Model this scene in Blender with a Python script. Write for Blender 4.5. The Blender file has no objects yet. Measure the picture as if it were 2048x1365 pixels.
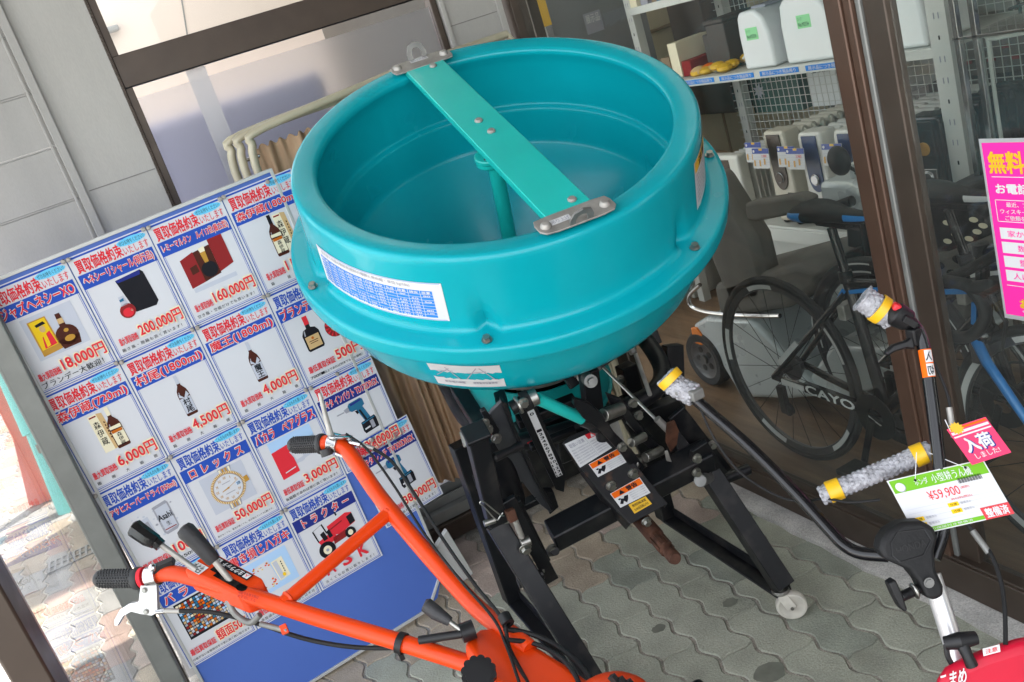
import bpy, math, random
from mathutils import Vector, Matrix
from math import sin, cos, pi, radians as rad
SC = bpy.context.scene
COL = SC.collection
# ---------------------------------------------------------------- camera
EYE = Vector((0, 0, 1.68))
PITCH, ROLL, YAW, FPX = rad(18.169), rad(-18.13), rad(20.196), 1900.0
_fw = Vector((sin(YAW) * cos(PITCH), cos(YAW) * cos(PITCH), -sin(PITCH)))
_r = Vector((cos(YAW), -sin(YAW), 0)); _u = _r.cross(_fw)
RT = _r * cos(ROLL) + _u * sin(ROLL); UP = _u * cos(ROLL) - _r * sin(ROLL); FW = _fw
cd = bpy.data.cameras.new('camera'); cam = bpy.data.objects.new('camera', cd); COL.objects.link(cam)
cd.sensor_width = 36; cd.lens = FPX / 2048 * 36; cd.clip_start = .02; cd.clip_end = 500
M = Matrix.Identity(4)
for i in range(3): M[i][0], M[i][1], M[i][2], M[i][3] = RT[i], UP[i], -FW[i], EYE[i]
cam.matrix_world = M; SC.camera = cam
# ---------------------------------------------------------------- light
SUN_EL, SUN_AZ = rad(56), rad(60)          # azimuth from +y towards +x: over the shop roof on the right, so the entrance lies in open shade
w = bpy.data.worlds.new('World'); SC.world = w; w.use_nodes = True
nt = w.node_tree; bg = nt.nodes['Background']
sk = nt.nodes.new('ShaderNodeTexSky'); sk.sky_type = 'NISHITA'; sk.sun_disc = False
sk.sun_elevation = SUN_EL; sk.sun_rotation = SUN_AZ; sk.dust_density = 3.0; sk.air_density = 1.0; sk.ozone_density = 1.0
hs = nt.nodes.new('ShaderNodeHueSaturation'); hs.inputs['Saturation'].default_value = .22
nt.links.new(sk.outputs[0], hs.inputs['Color']); nt.links.new(hs.outputs[0], bg.inputs[0]); bg.inputs[1].default_value = .15
sl = bpy.data.lights.new('sun', 'SUN'); sl.energy = 3.0; sl.angle = rad(.5); sl.color = (1, .95, .88)
so = bpy.data.objects.new('sun', sl); COL.objects.link(so)
so.rotation_euler = Vector((-sin(SUN_AZ) * cos(SUN_EL), -cos(SUN_AZ) * cos(SUN_EL), -sin(SUN_EL))).to_track_quat('-Z', 'Y').to_euler()
vs = SC.view_settings; SC.display_settings.display_device = 'sRGB'
vs.view_transform = 'Standard'; vs.look = 'None'; vs.exposure = 2.95; vs.gamma = 1; vs.use_curve_mapping = False
SC.cycles.use_denoising = True; SC.cycles.max_bounces = 10; SC.cycles.transparent_max_bounces = 24
SC.cycles.caustics_reflective = False; SC.cycles.caustics_refractive = False
# ---------------------------------------------------------------- survey helpers: a photo pixel met with a surveyed plane of the place
def ray(x, y): return RT * ((x - 1024) / FPX) - UP * ((y - 682.5) / FPX) + FW
def D(x, y, d): return EYE + ray(x, y) * d
def G(x, y, z=0): r = ray(x, y); return EYE + r * ((z - EYE.z) / r.z)
def PX(x, y, v): r = ray(x, y); return EYE + r * (v / r.x)
def PY(x, y, v): r = ray(x, y); return EYE + r * (v / r.y)
# ---------------------------------------------------------------- materials
MATS = {}
def lin(h):
    h = h.lstrip('#'); o = []
    for i in (0, 2, 4):
        c = int(h[i:i + 2], 16) / 255; o.append(c / 12.92 if c <= .04045 else ((c + .055) / 1.055) ** 2.4)
    return tuple(o)
def mat(name, col, rough=.5, metal=0, var=0, vs_=9, bump=0, bs=60, coat=0, spec=.5, dirt=None, trans=0, emit=0, stretch=None, grain=0):
    """procedural principled material: base colour broken up by noise (var), fine bump, optional dirt colour in patches"""
    if isinstance(col, str): col = lin(col)
    m = bpy.data.materials.new(name); m.use_nodes = True; n = m.node_tree; b = n.nodes['Principled BSDF']; L = n.links.new
    b.inputs['Base Color'].default_value = (*col, 1); b.inputs['Roughness'].default_value = rough
    b.inputs['Metallic'].default_value = metal; b.inputs['Coat Weight'].default_value = coat; b.inputs['Coat Roughness'].default_value = .08
    b.inputs['Specular IOR Level'].default_value = spec; b.inputs['Transmission Weight'].default_value = trans
    tc = n.nodes.new('ShaderNodeTexCoord'); src = tc.outputs['Object']
    if stretch:
        mp_ = n.nodes.new('ShaderNodeMapping'); mp_.inputs['Scale'].default_value = stretch; L(src, mp_.inputs[0]); src = mp_.outputs[0]
    if var or dirt:
        no = n.nodes.new('ShaderNodeTexNoise'); no.inputs['Scale'].default_value = vs_; no.inputs['Detail'].default_value = 6; L(src, no.inputs['Vector'])
        rp = n.nodes.new('ShaderNodeValToRGB'); L(no.outputs[0], rp.inputs[0])
        e = rp.color_ramp.elements
        if dirt:
            dc, lo, hi = dirt; dc = lin(dc) if isinstance(dc, str) else dc
            e[0].position, e[1].position = lo, hi; e[0].color = (*col, 1); e[1].color = (*dc, 1)
        else:
            e[0].position, e[1].position = .3, .7
            e[0].color = (*[c * (1 - var) for c in col], 1); e[1].color = (*[min(1, c * (1 + var)) for c in col], 1)
        L(rp.outputs[0], b.inputs['Base Color'])
        n2 = n.nodes.new('ShaderNodeTexNoise'); n2.inputs['Scale'].default_value = vs_ * 2.3; L(src, n2.inputs['Vector'])
        mr = n.nodes.new('ShaderNodeMapRange'); mr.inputs[3].default_value = max(.03, rough - .09); mr.inputs[4].default_value = min(1, rough + .12)
        L(n2.outputs[0], mr.inputs[0]); L(mr.outputs[0], b.inputs['Roughness'])
    if grain:
        gn = n.nodes.new('ShaderNodeTexNoise'); gn.inputs['Scale'].default_value = 260; gn.inputs['Detail'].default_value = 3; L(src, gn.inputs['Vector'])
        gr = n.nodes.new('ShaderNodeMapRange'); gr.inputs[1].default_value = .3; gr.inputs[2].default_value = .7; gr.inputs[3].default_value = 1 - grain; gr.inputs[4].default_value = 1 + grain * .7; L(gn.outputs[0], gr.inputs[0])
        gm = n.nodes.new('ShaderNodeMix'); gm.data_type = 'RGBA'; gm.blend_type = 'MULTIPLY'; gm.inputs[0].default_value = 1
        lk = b.inputs['Base Color'].links
        if lk: L(lk[0].from_socket, gm.inputs[6])
        else: gm.inputs[6].default_value = (*col, 1)
        L(gr.outputs[0], gm.inputs[7]); L(gm.outputs[2], b.inputs['Base Color'])
    if bump:
        nb = n.nodes.new('ShaderNodeTexNoise'); nb.inputs['Scale'].default_value = bs; nb.inputs['Detail'].default_value = 4; L(src, nb.inputs['Vector'])
        bp = n.nodes.new('ShaderNodeBump'); bp.inputs['Strength'].default_value = bump; bp.inputs['Distance'].default_value = .004
        L(nb.outputs[0], bp.inputs['Height']); L(bp.outputs[0], b.inputs['Normal'])
    MATS[name] = m; return m
def glass(name, tint=(1, 1, 1), ior=1.45, haze=0.0, rmax=1.0):
    """thin clear pane: transparent with a fresnel reflection, a faint uneven milky haze mixed in"""
    m = bpy.data.materials.new(name); m.use_nodes = True; n = m.node_tree; L = n.links.new
    n.nodes.remove(n.nodes['Principled BSDF']); out = n.nodes['Material Output']
    t = n.nodes.new('ShaderNodeBsdfTransparent'); t.inputs[0].default_value = (*tint, 1)
    g = n.nodes.new('ShaderNodeBsdfGlossy'); g.inputs['Roughness'].default_value = .0
    lw = n.nodes.new('ShaderNodeLayerWeight'); lw.inputs[0].default_value = .5; R0 = ((ior - 1) / (ior + 1)) ** 2
    pw = n.nodes.new('ShaderNodeMath'); pw.operation = 'POWER'; pw.inputs[1].default_value = 5; L(lw.outputs['Facing'], pw.inputs[0])
    f = n.nodes.new('ShaderNodeMapRange'); f.inputs[3].default_value = R0; f.inputs[4].default_value = rmax; L(pw.outputs[0], f.inputs[0])
    mx = n.nodes.new('ShaderNodeMixShader'); L(f.outputs[0], mx.inputs[0]); L(t.outputs[0], mx.inputs[1]); L(g.outputs[0], mx.inputs[2])
    last = mx.outputs[0]
    if haze:
        d = n.nodes.new('ShaderNodeBsdfDiffuse'); d.inputs[0].default_value = (.75, .76, .74, 1)
        tc = n.nodes.new('ShaderNodeTexCoord'); no = n.nodes.new('ShaderNodeTexNoise'); no.inputs['Scale'].default_value = 3; no.inputs['Detail'].default_value = 5
        L(tc.outputs['Object'], no.inputs['Vector'])
        mr = n.nodes.new('ShaderNodeMapRange'); mr.inputs[1].default_value = .3; mr.inputs[2].default_value = .8; mr.inputs[3].default_value = haze * .4; mr.inputs[4].default_value = haze * 1.6
        L(no.outputs[0], mr.inputs[0]); m2 = n.nodes.new('ShaderNodeMixShader'); L(mr.outputs[0], m2.inputs[0]); L(last, m2.inputs[1]); L(d.outputs[0], m2.inputs[2]); last = m2.outputs[0]
    L(last, out.inputs[0]); MATS[name] = m; return m
# ---------------------------------------------------------------- text as mesh, cached
_TX = {}
def text_mesh(s, off=0.0):
    k = (s, off)
    if k in _TX: return _TX[k]
    c = bpy.data.curves.new('lettering', 'FONT'); c.body = s; c.size = 1; c.offset = off; c.resolution_u = 3; c.fill_mode = 'FRONT'
    o = bpy.data.objects.new('lettering', c); COL.objects.link(o); bpy.context.view_layer.update()
    me = bpy.data.meshes.new_from_object(o.evaluated_get(bpy.context.evaluated_depsgraph_get()))
    v = [(p.co.x, p.co.y) for p in me.vertices]; f = [tuple(p.vertices) for p in me.polygons]
    bpy.data.objects.remove(o); bpy.data.curves.remove(c); bpy.data.meshes.remove(me)
    xs = [p[0] for p in v] or [0]; ys = [p[1] for p in v] or [0]
    _TX[k] = (v, f, (min(xs), max(xs), min(ys), max(ys))); return _TX[k]
# ---------------------------------------------------------------- mesh builder
class MB:
    def __init__(s): s.v, s.f, s.m, s.s = [], [], [], []
    def add(s, vs, fs, m, smooth=True):
        o = len(s.v); s.v += [Vector(p) for p in vs]
        for f in fs: s.f.append(tuple(o + i for i in f)); s.m.append(m); s.s.append(smooth)
        return s
    def box(s, c, size, m, R=None):
        c = Vector(c); x, y, z = [k / 2 for k in size]
        vs = [Vector(p) for p in ((-x, -y, -z), (x, -y, -z), (x, y, -z), (-x, y, -z), (-x, -y, z), (x, -y, z), (x, y, z), (-x, y, z))]
        if R: vs = [R @ p for p in vs]
        return s.add([c + p for p in vs], [(3, 2, 1, 0), (4, 5, 6, 7), (0, 1, 5, 4), (1, 2, 6, 5), (2, 3, 7, 6), (3, 0, 4, 7)], m)
    def bar(s, a, b, w, h, m, side=None):
        """rectangular bar from a to b, w wide along side, h the other way"""
        a, b = Vector(a), Vector(b); d = (b - a).normalized(); sd = Vector(side) if side else (Vector((0, 0, 1)).cross(d) if abs(d.z) < .95 else Vector((1, 0, 0)))
        sd = (sd - d * sd.dot(d)).normalized(); u = d.cross(sd)
        R = Matrix((sd, d, u)).transposed(); return s.box((a + b) / 2, (w, (b - a).length, h), m, R)
    def tube(s, pts, r, m, n=12, closed=False, cap=True):
        pts = [Vector(p) for p in pts]; N = len(pts); rs = r if isinstance(r, (list, tuple)) else [r] * N
        tg = []
        for i in range(N):
            a = pts[i - 1] if (i or closed) else pts[i]; b = pts[(i + 1) % N] if (i < N - 1 or closed) else pts[i]; tg.append((b - a).normalized())
        x = tg[0].orthogonal().normalized(); vs = []
        for i in range(N):
            x = (x - tg[i] * x.dot(tg[i])).normalized(); y = tg[i].cross(x)
            for k in range(n): a = 2 * pi * k / n; vs.append(pts[i] + (x * cos(a) + y * sin(a)) * rs[i])
        fs = []
        for i in range(N if closed else N - 1):
            j = (i + 1) % N
            for k in range(n): k2 = (k + 1) % n; fs.append((i * n + k, i * n + k2, j * n + k2, j * n + k))
        if cap and not closed: fs += [tuple(range(n))[::-1], tuple((N - 1) * n + k for k in range(n))]
        return s.add(vs, fs, m)
    def cyl(s, a, b, r, m, n=20): return s.tube([a, b], r, m, n)
    def lathe(s, prof, O, ax, m, n=64, ref=None, a0=0, a1=2 * pi):
        O, ax = Vector(O), Vector(ax).normalized(); x = Vector(ref) if ref else ax.orthogonal(); x = (x - ax * x.dot(ax)).normalized(); y = ax.cross(x)
        full = abs(a1 - a0 - 2 * pi) < 1e-6; K = n if full else n + 1; vs = []
        for (r, h) in prof:
            for k in range(K): a = a0 + (a1 - a0) * k / n; vs.append(O + ax * h + (x * cos(a) + y * sin(a)) * r)
        fs = []
        for i in range(len(prof) - 1):
            for k in range(n): k2 = (k + 1) % K; fs.append((i * K + k, i * K + k2, (i + 1) * K + k2, (i + 1) * K + k))
        return s.add(vs, fs, m)
    def prism(s, poly, ext, m):
        p = [Vector(q) for q in poly]; e = Vector(ext); n = len(p)
        nrm = sum(((p[i] - p[0]).cross(p[(i + 1) % n] - p[0]) for i in range(n)), Vector())
        if nrm.dot(e) > 0: p = p[::-1]
        fs = [tuple(range(n)), tuple(range(2 * n - 1, n - 1, -1))] + [(i, n + i, n + (i + 1) % n, (i + 1) % n) for i in range(n)]
        return s.add(p + [q + e for q in p], fs, m)
    def ball(s, c, r, m, sx=(1, 1, 1), n=16, R=None):
        c = Vector(c); vs = []; k = n // 2
        for i in range(k + 1):
            t = pi * i / k
            for j in range(n): a = 2 * pi * j / n; p = Vector((sin(t) * cos(a) * sx[0], sin(t) * sin(a) * sx[1], cos(t) * sx[2])) * r; vs.append(c + (R @ p if R else p))
        return s.add(vs, [(i * n + j, (i + 1) * n + j, (i + 1) * n + (j + 1) % n, i * n + (j + 1) % n) for i in range(k) for j in range(n)], m)
    def hexa(s, p, ax, r, h, m): # bolt head with washer
        p, ax = Vector(p), Vector(ax).normalized(); s.tube([p, p + ax * h * .25], r * 1.35, m, 14); return s.tube([p + ax * h * .25, p + ax * h], r, m, 6)
    def flat(s, F, pts, m):  # polygon through a (u,v)->point map
        n = len(pts); ar = sum(pts[i][0] * pts[(i + 1) % n][1] - pts[(i + 1) % n][0] * pts[i][1] for i in range(n))
        if ar > 0: pts = pts[::-1]
        return s.add([F(*p) for p in pts], [tuple(range(n))], m, False)
    def rect(s, F, u0, v0, u1, v1, m, k=1):
        for i in range(k): a, b = u0 + (u1 - u0) * i / k, u0 + (u1 - u0) * (i + 1) / k; s.flat(F, [(a, v0), (b, v0), (b, v1), (a, v1)], m)
        return s
    def text(s, F, t, u0, v0, u1, v1, m, off=0.0, keep=False, rot=0):
        """lettering fitted to the rectangle u0..u1, v0 (top)..v1 (bottom) of the map F; v runs downwards"""
        v, f, bb = text_mesh(t)
        if len(t) == 1 and ord(t) > 0x2000: bb = (.04, .96, -.08, .84)
        W, H = max(1e-6, bb[1] - bb[0]), max(1e-6, bb[3] - bb[2])
        su, sv = (u1 - u0) / W, (v1 - v0) / H
        if keep: su = min(su, sv); u0 += ((u1 - u0) - su * W) / 2
        d = off * .9; q = .7 * d
        cp = [(0, 0)] if off < .02 else [(-q, 0), (q, 0)] if off < .025 else [(-q, -q), (q, -q), (-q, q), (q, q)] if off < .06 else [(d * cos(k * pi / 4), d * sin(k * pi / 4)) for k in range(8)] + [(q * .6, 0), (-q * .6, 0), (0, q * .6), (0, -q * .6)]
        p0 = F(u0, v0); e = 1e-3; N = (F(u0, v0 + e * abs(v1 - v0)) - p0).cross(F(u0 + e * abs(u1 - u0), v0) - p0)
        N = N.normalized() if N.length > 0 else Vector()
        for k, (ox, oy) in enumerate(cp):
            P = []
            for (x, y) in v:
                a, b = (x + ox - bb[0]) / W, (bb[3] - y + oy) / H
                if rot: a, b = 1 - a, 1 - b
                P.append(F(u0 + a * W * su, v0 + b * H * sv) + N * (.00003 * k))
            s.add(P, f, m, False)
        return s
    def build(s, name, parent=None, loc=None, bevel=0, seg=2, ang=35, sub=0, wn=False):
        root = Vector()
        q = parent
        while q is not None: root += q.location; q = q.parent
        if parent is None:
            if loc is None:
                lo = [min(p[i] for p in s.v) for i in range(3)]; hi = [max(p[i] for p in s.v) for i in range(3)]
                loc = ((lo[0] + hi[0]) / 2, (lo[1] + hi[1]) / 2, lo[2])
            root = Vector(loc)
        me = bpy.data.meshes.new(name); me.from_pydata([p - root for p in s.v], [], s.f)
        names = list(dict.fromkeys(s.m)); ix = {k: i for i, k in enumerate(names)}
        for k in names: me.materials.append(MATS[k])
        me.polygons.foreach_set('material_index', [ix[k] for k in s.m]); me.polygons.foreach_set('use_smooth', s.s)
        me.update(); me.set_sharp_from_angle(angle=rad(ang))
        o = bpy.data.objects.new(name, me); COL.objects.link(o)
        if parent is None: o.location = root
        else: o.parent = parent
        if bevel:
            b = o.modifiers.new('bevel', 'BEVEL'); b.width = bevel; b.segments = seg; b.limit_method = 'ANGLE'; b.angle_limit = rad(40)
            b.harden_normals = False
        if wn or bevel: q = o.modifiers.new('weighted normals', 'WEIGHTED_NORMAL'); q.keep_sharp = True; q.weight = 50
        if sub: q = o.modifiers.new('subdivision', 'SUBSURF'); q.levels = q.render_levels = sub
        return o
def tag(o, label, cat, group=None):
    o['label'] = label; o['category'] = cat
    if group: o['group'] = group
    return o
def struct(o): o['kind'] = 'structure'; return o
def thing(name, loc, label, cat, group=None):
    o = bpy.data.objects.new(name, None); o.empty_display_size = .1; COL.objects.link(o); o.location = Vector(loc); return tag(o, label, cat, group)
def smooth(pts, k=6, closed=False):
    """Catmull-Rom through the points"""
    P = [Vector(p) for p in pts]; n = len(P); out = []
    for i in range(n if closed else n - 1):
        a = P[i - 1] if (i or closed) else P[0] * 2 - P[1]; b = P[i]; c = P[(i + 1) % n]; d = P[(i + 2) % n] if (i + 2 < n or closed) else c * 2 - b
        for j in range(k):
            t = j / k; out.append(.5 * (2 * b + (c - a) * t + (2 * a - 5 * b + 4 * c - d) * t * t + (3 * b - a - 3 * c + d) * t ** 3))
    if not closed: out.append(P[-1])
    return out
def plane_map(O, U, V, off=(0, 0, 0)):
    O, U, V, off = Vector(O), Vector(U), Vector(V), Vector(off)
    return lambda u, v: O + U * u + V * v + off
def copy_tree(o, parent=None):
    c = o.copy(); COL.objects.link(c)
    if parent: c.parent = parent
    for ch in [k for k in list(COL.objects) if k.parent == o]: copy_tree(ch, c)
    return c
RND = random.Random(7)
# palette
mat('paper', (.62, .62, .66), .5, spec=.25); mat('print_blue', '#2b4fae', .6, spec=.12); mat('print_navy', '#27327f', .6, spec=.12); mat('print_red', '#d8303c', .6, spec=.12); mat('print_white', (.62, .62, .63), .6, spec=.12)
mat('print_black', '#1c1c22', .6, spec=.12); mat('print_cyan', '#6cc4ea', .6, spec=.12); mat('print_yellow', '#e8c020', .6, spec=.12); mat('print_orange', '#e2640f', .6, spec=.12); mat('print_tan', '#c9a878', .6, spec=.12); mat('print_grey', '#9a9aa4', .6, spec=.12)
mat('print_brown', '#4a241c', .6, spec=.12); mat('print_maroon', '#8a2628', .6, spec=.12); mat('print_gold', '#b98a3a', .6, spec=.12); mat('print_cream', '#e6dcc0', .6, spec=.12); mat('print_pink', '#f02f9a', .6, spec=.12); mat('print_sky', '#a9c8ea', .6, spec=.12)
mat('print_green', '#6fae2c', .6, spec=.12); mat('print_teal', '#2c6a8c', .6, spec=.12); mat('print_lilac', (.50, .52, .60), .6, spec=.12); mat('print_amber', '#b8621c', .6, spec=.12); mat('label_blue', '#2f7fd6', .6, spec=.12)
mat('teal_plastic', (.002, .325, .385), .22, var=.07, vs_=3.2, coat=.08, spec=.3)
mat('teal_paint', (.010, .47, .42), .33, var=.05, vs_=6, coat=.2); mat('teal_paint_dark', (.006, .30, .30), .4, var=.08, vs_=8)
mat('bare_steel', (.36, .345, .32), .5, .55, var=.2, vs_=30, bump=.08, bs=120); mat('zinc', (.33, .325, .30), .38, 1, var=.18, vs_=40)
mat('black_paint', (.006, .0065, .008), .38, vs_=16, bump=.08, bs=50, spec=.3, dirt=((.035, .032, .03), .54, .80)); mat('black_paint_worn', (.008, .008, .009), .45, vs_=22, bump=.1, bs=60, spec=.3, dirt=((.07, .035, .02), .58, .72))
mat('rust', (.085, .035, .02), .65, .3, var=.5, vs_=25, bump=.3, bs=80); mat('quadrant_steel', (.055, .058, .065), .3, .4, var=.2, vs_=9); mat('cast_grey', (.20, .20, .19), .55, .6, var=.25, vs_=20, bump=.2, bs=60)
mat('orange_paint', (.66, .048, .003), .34, var=.10, vs_=9, coat=.06, spec=.3, bump=.03, bs=60); mat('red_plastic', (.52, .006, .03), .4, var=.12, vs_=6, spec=.35, bump=.04, bs=70)
mat('black_rubber', (.009, .009, .0095), .6, var=.2, vs_=15, bump=.15, bs=160, spec=.3); mat('grip_rubber', (.02, .02, .022), .55, var=.15, vs_=20, bump=.2, bs=220)
mat('black_plastic', (.008, .008, .009), .42, var=.15, vs_=12, bump=.05, bs=120, spec=.35); mat('chrome', (.5, .5, .51), .16, 1, var=.05); mat('white_alloy', (.62, .62, .62), .3, .55, var=.06)
mat('black_gloss', (.006, .006, .007), .16, var=.1, coat=.1, spec=.4); mat('nylon', (.58, .55, .48), .45, var=.12, vs_=30, spec=.4)
mat('steel_wire', (.5, .5, .48), .3, 1); mat('bubble_wrap', (.42, .42, .45), .2, var=.35, vs_=60, bump=.9, bs=110, spec=.6, trans=.3); mat('yellow_tape', '#d8aa18', .4, var=.06)
mat('decal_white', (.60, .60, .60), .4, var=.05); mat('hi_red', '#c8202c', .4)
# ================================================================ ground
mat('joint_sand', (.34, .31, .265), .95, var=.35, vs_=30, bump=.5, bs=120, grain=.4)
mat('paver_green', (.35, .355, .285), .85, var=.22, vs_=7, bump=.5, bs=150, grain=.22); mat('paver_green_b', (.385, .39, .315), .85, var=.22, vs_=6, bump=.5, bs=150, grain=.22)
mat('paver_dark', (.29, .305, .25), .82, var=.22, vs_=8, bump=.5, bs=150, grain=.22); mat('paver_tan', (.40, .33, .25), .88, var=.22, vs_=7, bump=.5, bs=150, grain=.22); mat('paver_pink', (.44, .35, .30), .88, var=.22, vs_=7, bump=.5, bs=150, grain=.22); mat('paver_pale', (.17, .16, .15), .88, var=.22, vs_=7, bump=.5, bs=150, grain=.22)
mat('paver_rose', (.20, .135, .11), .88, var=.22, vs_=7, bump=.5, bs=150, grain=.22); mat('paver_sand', (.19, .15, .11), .88, var=.22, vs_=7, bump=.5, bs=150, grain=.22); mat('bounce_ground', (.30, .29, .275), .9, var=.2, vs_=3, bump=.3, bs=60); mat('concrete', (.46, .44, .41), .9, var=.25, vs_=9, bump=.6, bs=60, grain=.3)
b = MB(); b.add([(-140, -140, -.03), (140, -140, -.03), (140, 140, -.03), (-140, 140, -.03)], [(0, 1, 2, 3)], 'bounce_ground'); struct(b.build('ground', loc=(0, 0, -.03)))  # ground out of view, colour lightened to bounce light under the canopy
# wavy interlocking pavers: long zigzag joints along y, staggered cross joints, each paver 225 x 110 mm
PW, PL, JT = .110, .225, .0042
JE = .0009
def zig(y, k=0):
    t = (y / (PL / 2)) % 1.0
    tr = (t / .35) if t < .35 else (1 if t < .5 else (1 - (t - .5) / .35 if t < .85 else 0))
    return .0095 * (tr * 2 - 1)
YS = [0, .35, .5, .85]
def wavy(i, y0):
    """outline of one paver in column i starting at y0 (the column's left joint at x)"""
    ys = sorted({y0 + JE, y0 + PL - JE, *[(k + f) * PL / 2 for k in range(int(y0 / PL * 2) - 2, int(y0 / PL * 2) + 5) for f in YS if y0 + JT < (k + f) * PL / 2 < y0 + PL - JT]})
    x0 = .94 + PW * i
    L_ = [(x0 + zig(y) + JT, y) for y in ys]; R_ = [(x0 + PW + zig(y) - JT, y) for y in ys]
    # the short ends are bowed a little
    n = 4; e0 = [(R_[0][0] + (L_[0][0] - R_[0][0]) * q / n, y0 + JE - .006 * sin(2 * pi * q / n)) for q in range(1, n)]
    e1 = [(L_[-1][0] + (R_[-1][0] - L_[-1][0]) * q / n, y0 + PL - JE + .006 * sin(2 * pi * q / n)) for q in range(1, n)]
    return L_ + e1 + R_[::-1] + e0
b = MB(); xl, xr = -1.6, 1.46
b.add([(xl, .3, -.0042), (1.52, .3, -.0042), (1.52, 3.09, -.0042), (xl, 3.09, -.0042), (xl, 9, -.0042), (-.34, 9, -.0042), (-.34, 3.09, -.0042)], [(0, 1, 2, 3), (3, 6, 5, 4)], 'joint_sand', False)
rr = random.Random(3)
for i in range(-23, 6):
    x = .94 + PW * i
    off = (i % 2) * PL * .5 + .031
    for j in range(1, 40):
        y0 = j * PL + off - PL
        if y0 < .3 or y0 > (9 if x < -.45 else 2.87): continue
        if x + PW > 1.56: continue
        yc = y0 + PL / 2
        if x < -.5: m = rr.choice(['paver_pale', 'paver_pale', 'paver_rose', 'paver_sand', 'paver_pale'])
        elif yc > 2.50 + .06 * sin(i * 1.7): m = rr.choice(['paver_tan', 'paver_tan', 'paver_tan', 'paver_pink'])
        else: m = rr.choice(['paver_green'] * 5 + ['paver_green_b'] * 4 + ['paver_dark'] * 2 + (['paver_tan'] if x > 1.1 and yc < 1.5 else []))
        out = wavy(i, y0); c = Vector((x + PW / 2, yc, 0)); dz = rr.uniform(-.0012, .0012); tx, ty = rr.uniform(-.006, .006), rr.uniform(-.006, .006)
        h = lambda p, s, z: Vector((c.x + (p[0] - c.x) * s, c.y + (p[1] - c.y) * (1 - (1 - s) * .5), z * .65 + dz + tx * (p[0] - c.x) + ty * (p[1] - c.y)))
        n = len(out); lo = [h(p, 1, -.007) for p in out]; mi = [h(p, 1, -.0035) for p in out]; hi = [h(p, .945, 0) for p in out]
        fs = [(k, n + k, n + (k + 1) % n, (k + 1) % n) for k in range(n)] + [(n + k, 2 * n + k, 2 * n + (k + 1) % n, n + (k + 1) % n) for k in range(n)] + [tuple(range(2 * n, 3 * n))]
        b.add(lo + mi + hi, [f[::-1] for f in fs], m, True)
o = struct(b.build('pavement', loc=(0, 2, 0), ang=50))
# oil stains and droppings on the pavers
mat('stain', (.17, .175, .14), .7, var=.2, vs_=20); b = MB()
for (px, py, r) in ((1540, 1345, .045), (1317, 1257, .022), (1460, 1205, .024)):
    c = G(px, py, .0016); b.add([c] + [c + Vector((cos(a * pi / 9) * r * rr.uniform(.8, 1.1), sin(a * pi / 9) * r * .8 * rr.uniform(.8, 1.1), 0)) for a in range(18)], [(0, 1 + k, 1 + (k + 1) % 18) for k in range(18)], 'stain')
struct(b.build('pavement_stain', loc=(1, 1.5, .001)))
# concrete strip at the foot of the glass front
b = MB()
ys = [.2 + .06 * k for k in range(50)]
prof = [(1.447 + rr.uniform(-.006, .006), y) for y in ys]
vs = []
for (x, y) in prof: vs += [(x, y, -.008), (x, y, .012), (x + .008, y, .017), (1.530, y, .018)]
b.add(vs, [(4 * k + q, 4 * k + q + 1, 4 * k + q + 5, 4 * k + q + 4) for k in range(len(ys) - 1) for q in range(3)], 'concrete'); struct(b.build('kerb_strip', loc=(1.48, 1.6, 0)))
# shop floor of brown boards and the floor behind the back window
m = mat('shop_boards', (.19, .115, .065), .42, var=.3, vs_=5, bump=.12, bs=30, stretch=(6, .5, 6))
b = MB(); b.add([(1.55, -1, .004), (6, -1, .004), (6, 6, .004), (1.55, 6, .004)], [(0, 1, 2, 3)], 'shop_boards'); struct(b.build('shop_floor', loc=(3.5, 2.5, .004)))
b = MB(); mat('tile_floor', (.62, .60, .58), .6, var=.1); b.add([(-.3, 3.13, .006), (1.5, 3.13, .006), (1.5, 5.6, .006), (-.3, 5.6, .006)], [(0, 1, 2, 3)], 'tile_floor'); struct(b.build('room_floor', loc=(.6, 4.3, .006)))
# ================================================================ back wall
mat('grey_cladding', (.385, .375, .345), .5, var=.06, vs_=6, bump=.03, bs=20, stretch=(2, 2, .35), grain=.05); mat('white_cladding', (.39, .38, .355), .45, var=.06, vs_=6, stretch=(2, 2, .4), grain=.05)
mat('brown_alu', (.062, .045, .034), .38, .35, var=.12, vs_=10, bump=.03); mat('brown_alu_light', (.095, .054, .037), .36, .35, var=.12, vs_=8); mat('grey_alu', (.20, .205, .195), .45, .4, var=.1, vs_=14); mat('seam', (.24, .235, .22), .8)
YW = 3.08
b = MB(); b.box((.118, YW + .05, 1.5), (.226, .10, 3.0), 'grey_cladding')
for z in (1.575, .62): b.box((.121, YW - .0006, z), (.196, .002, .003), 'seam')
b.box((.226, YW + .035, 1.5), (.010, .07, 3.0), 'brown_alu')
tag(b.build('wall_panel', bevel=.002), 'smooth pale grey wall panel between the siding and the brown framed window', 'wall')
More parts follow.
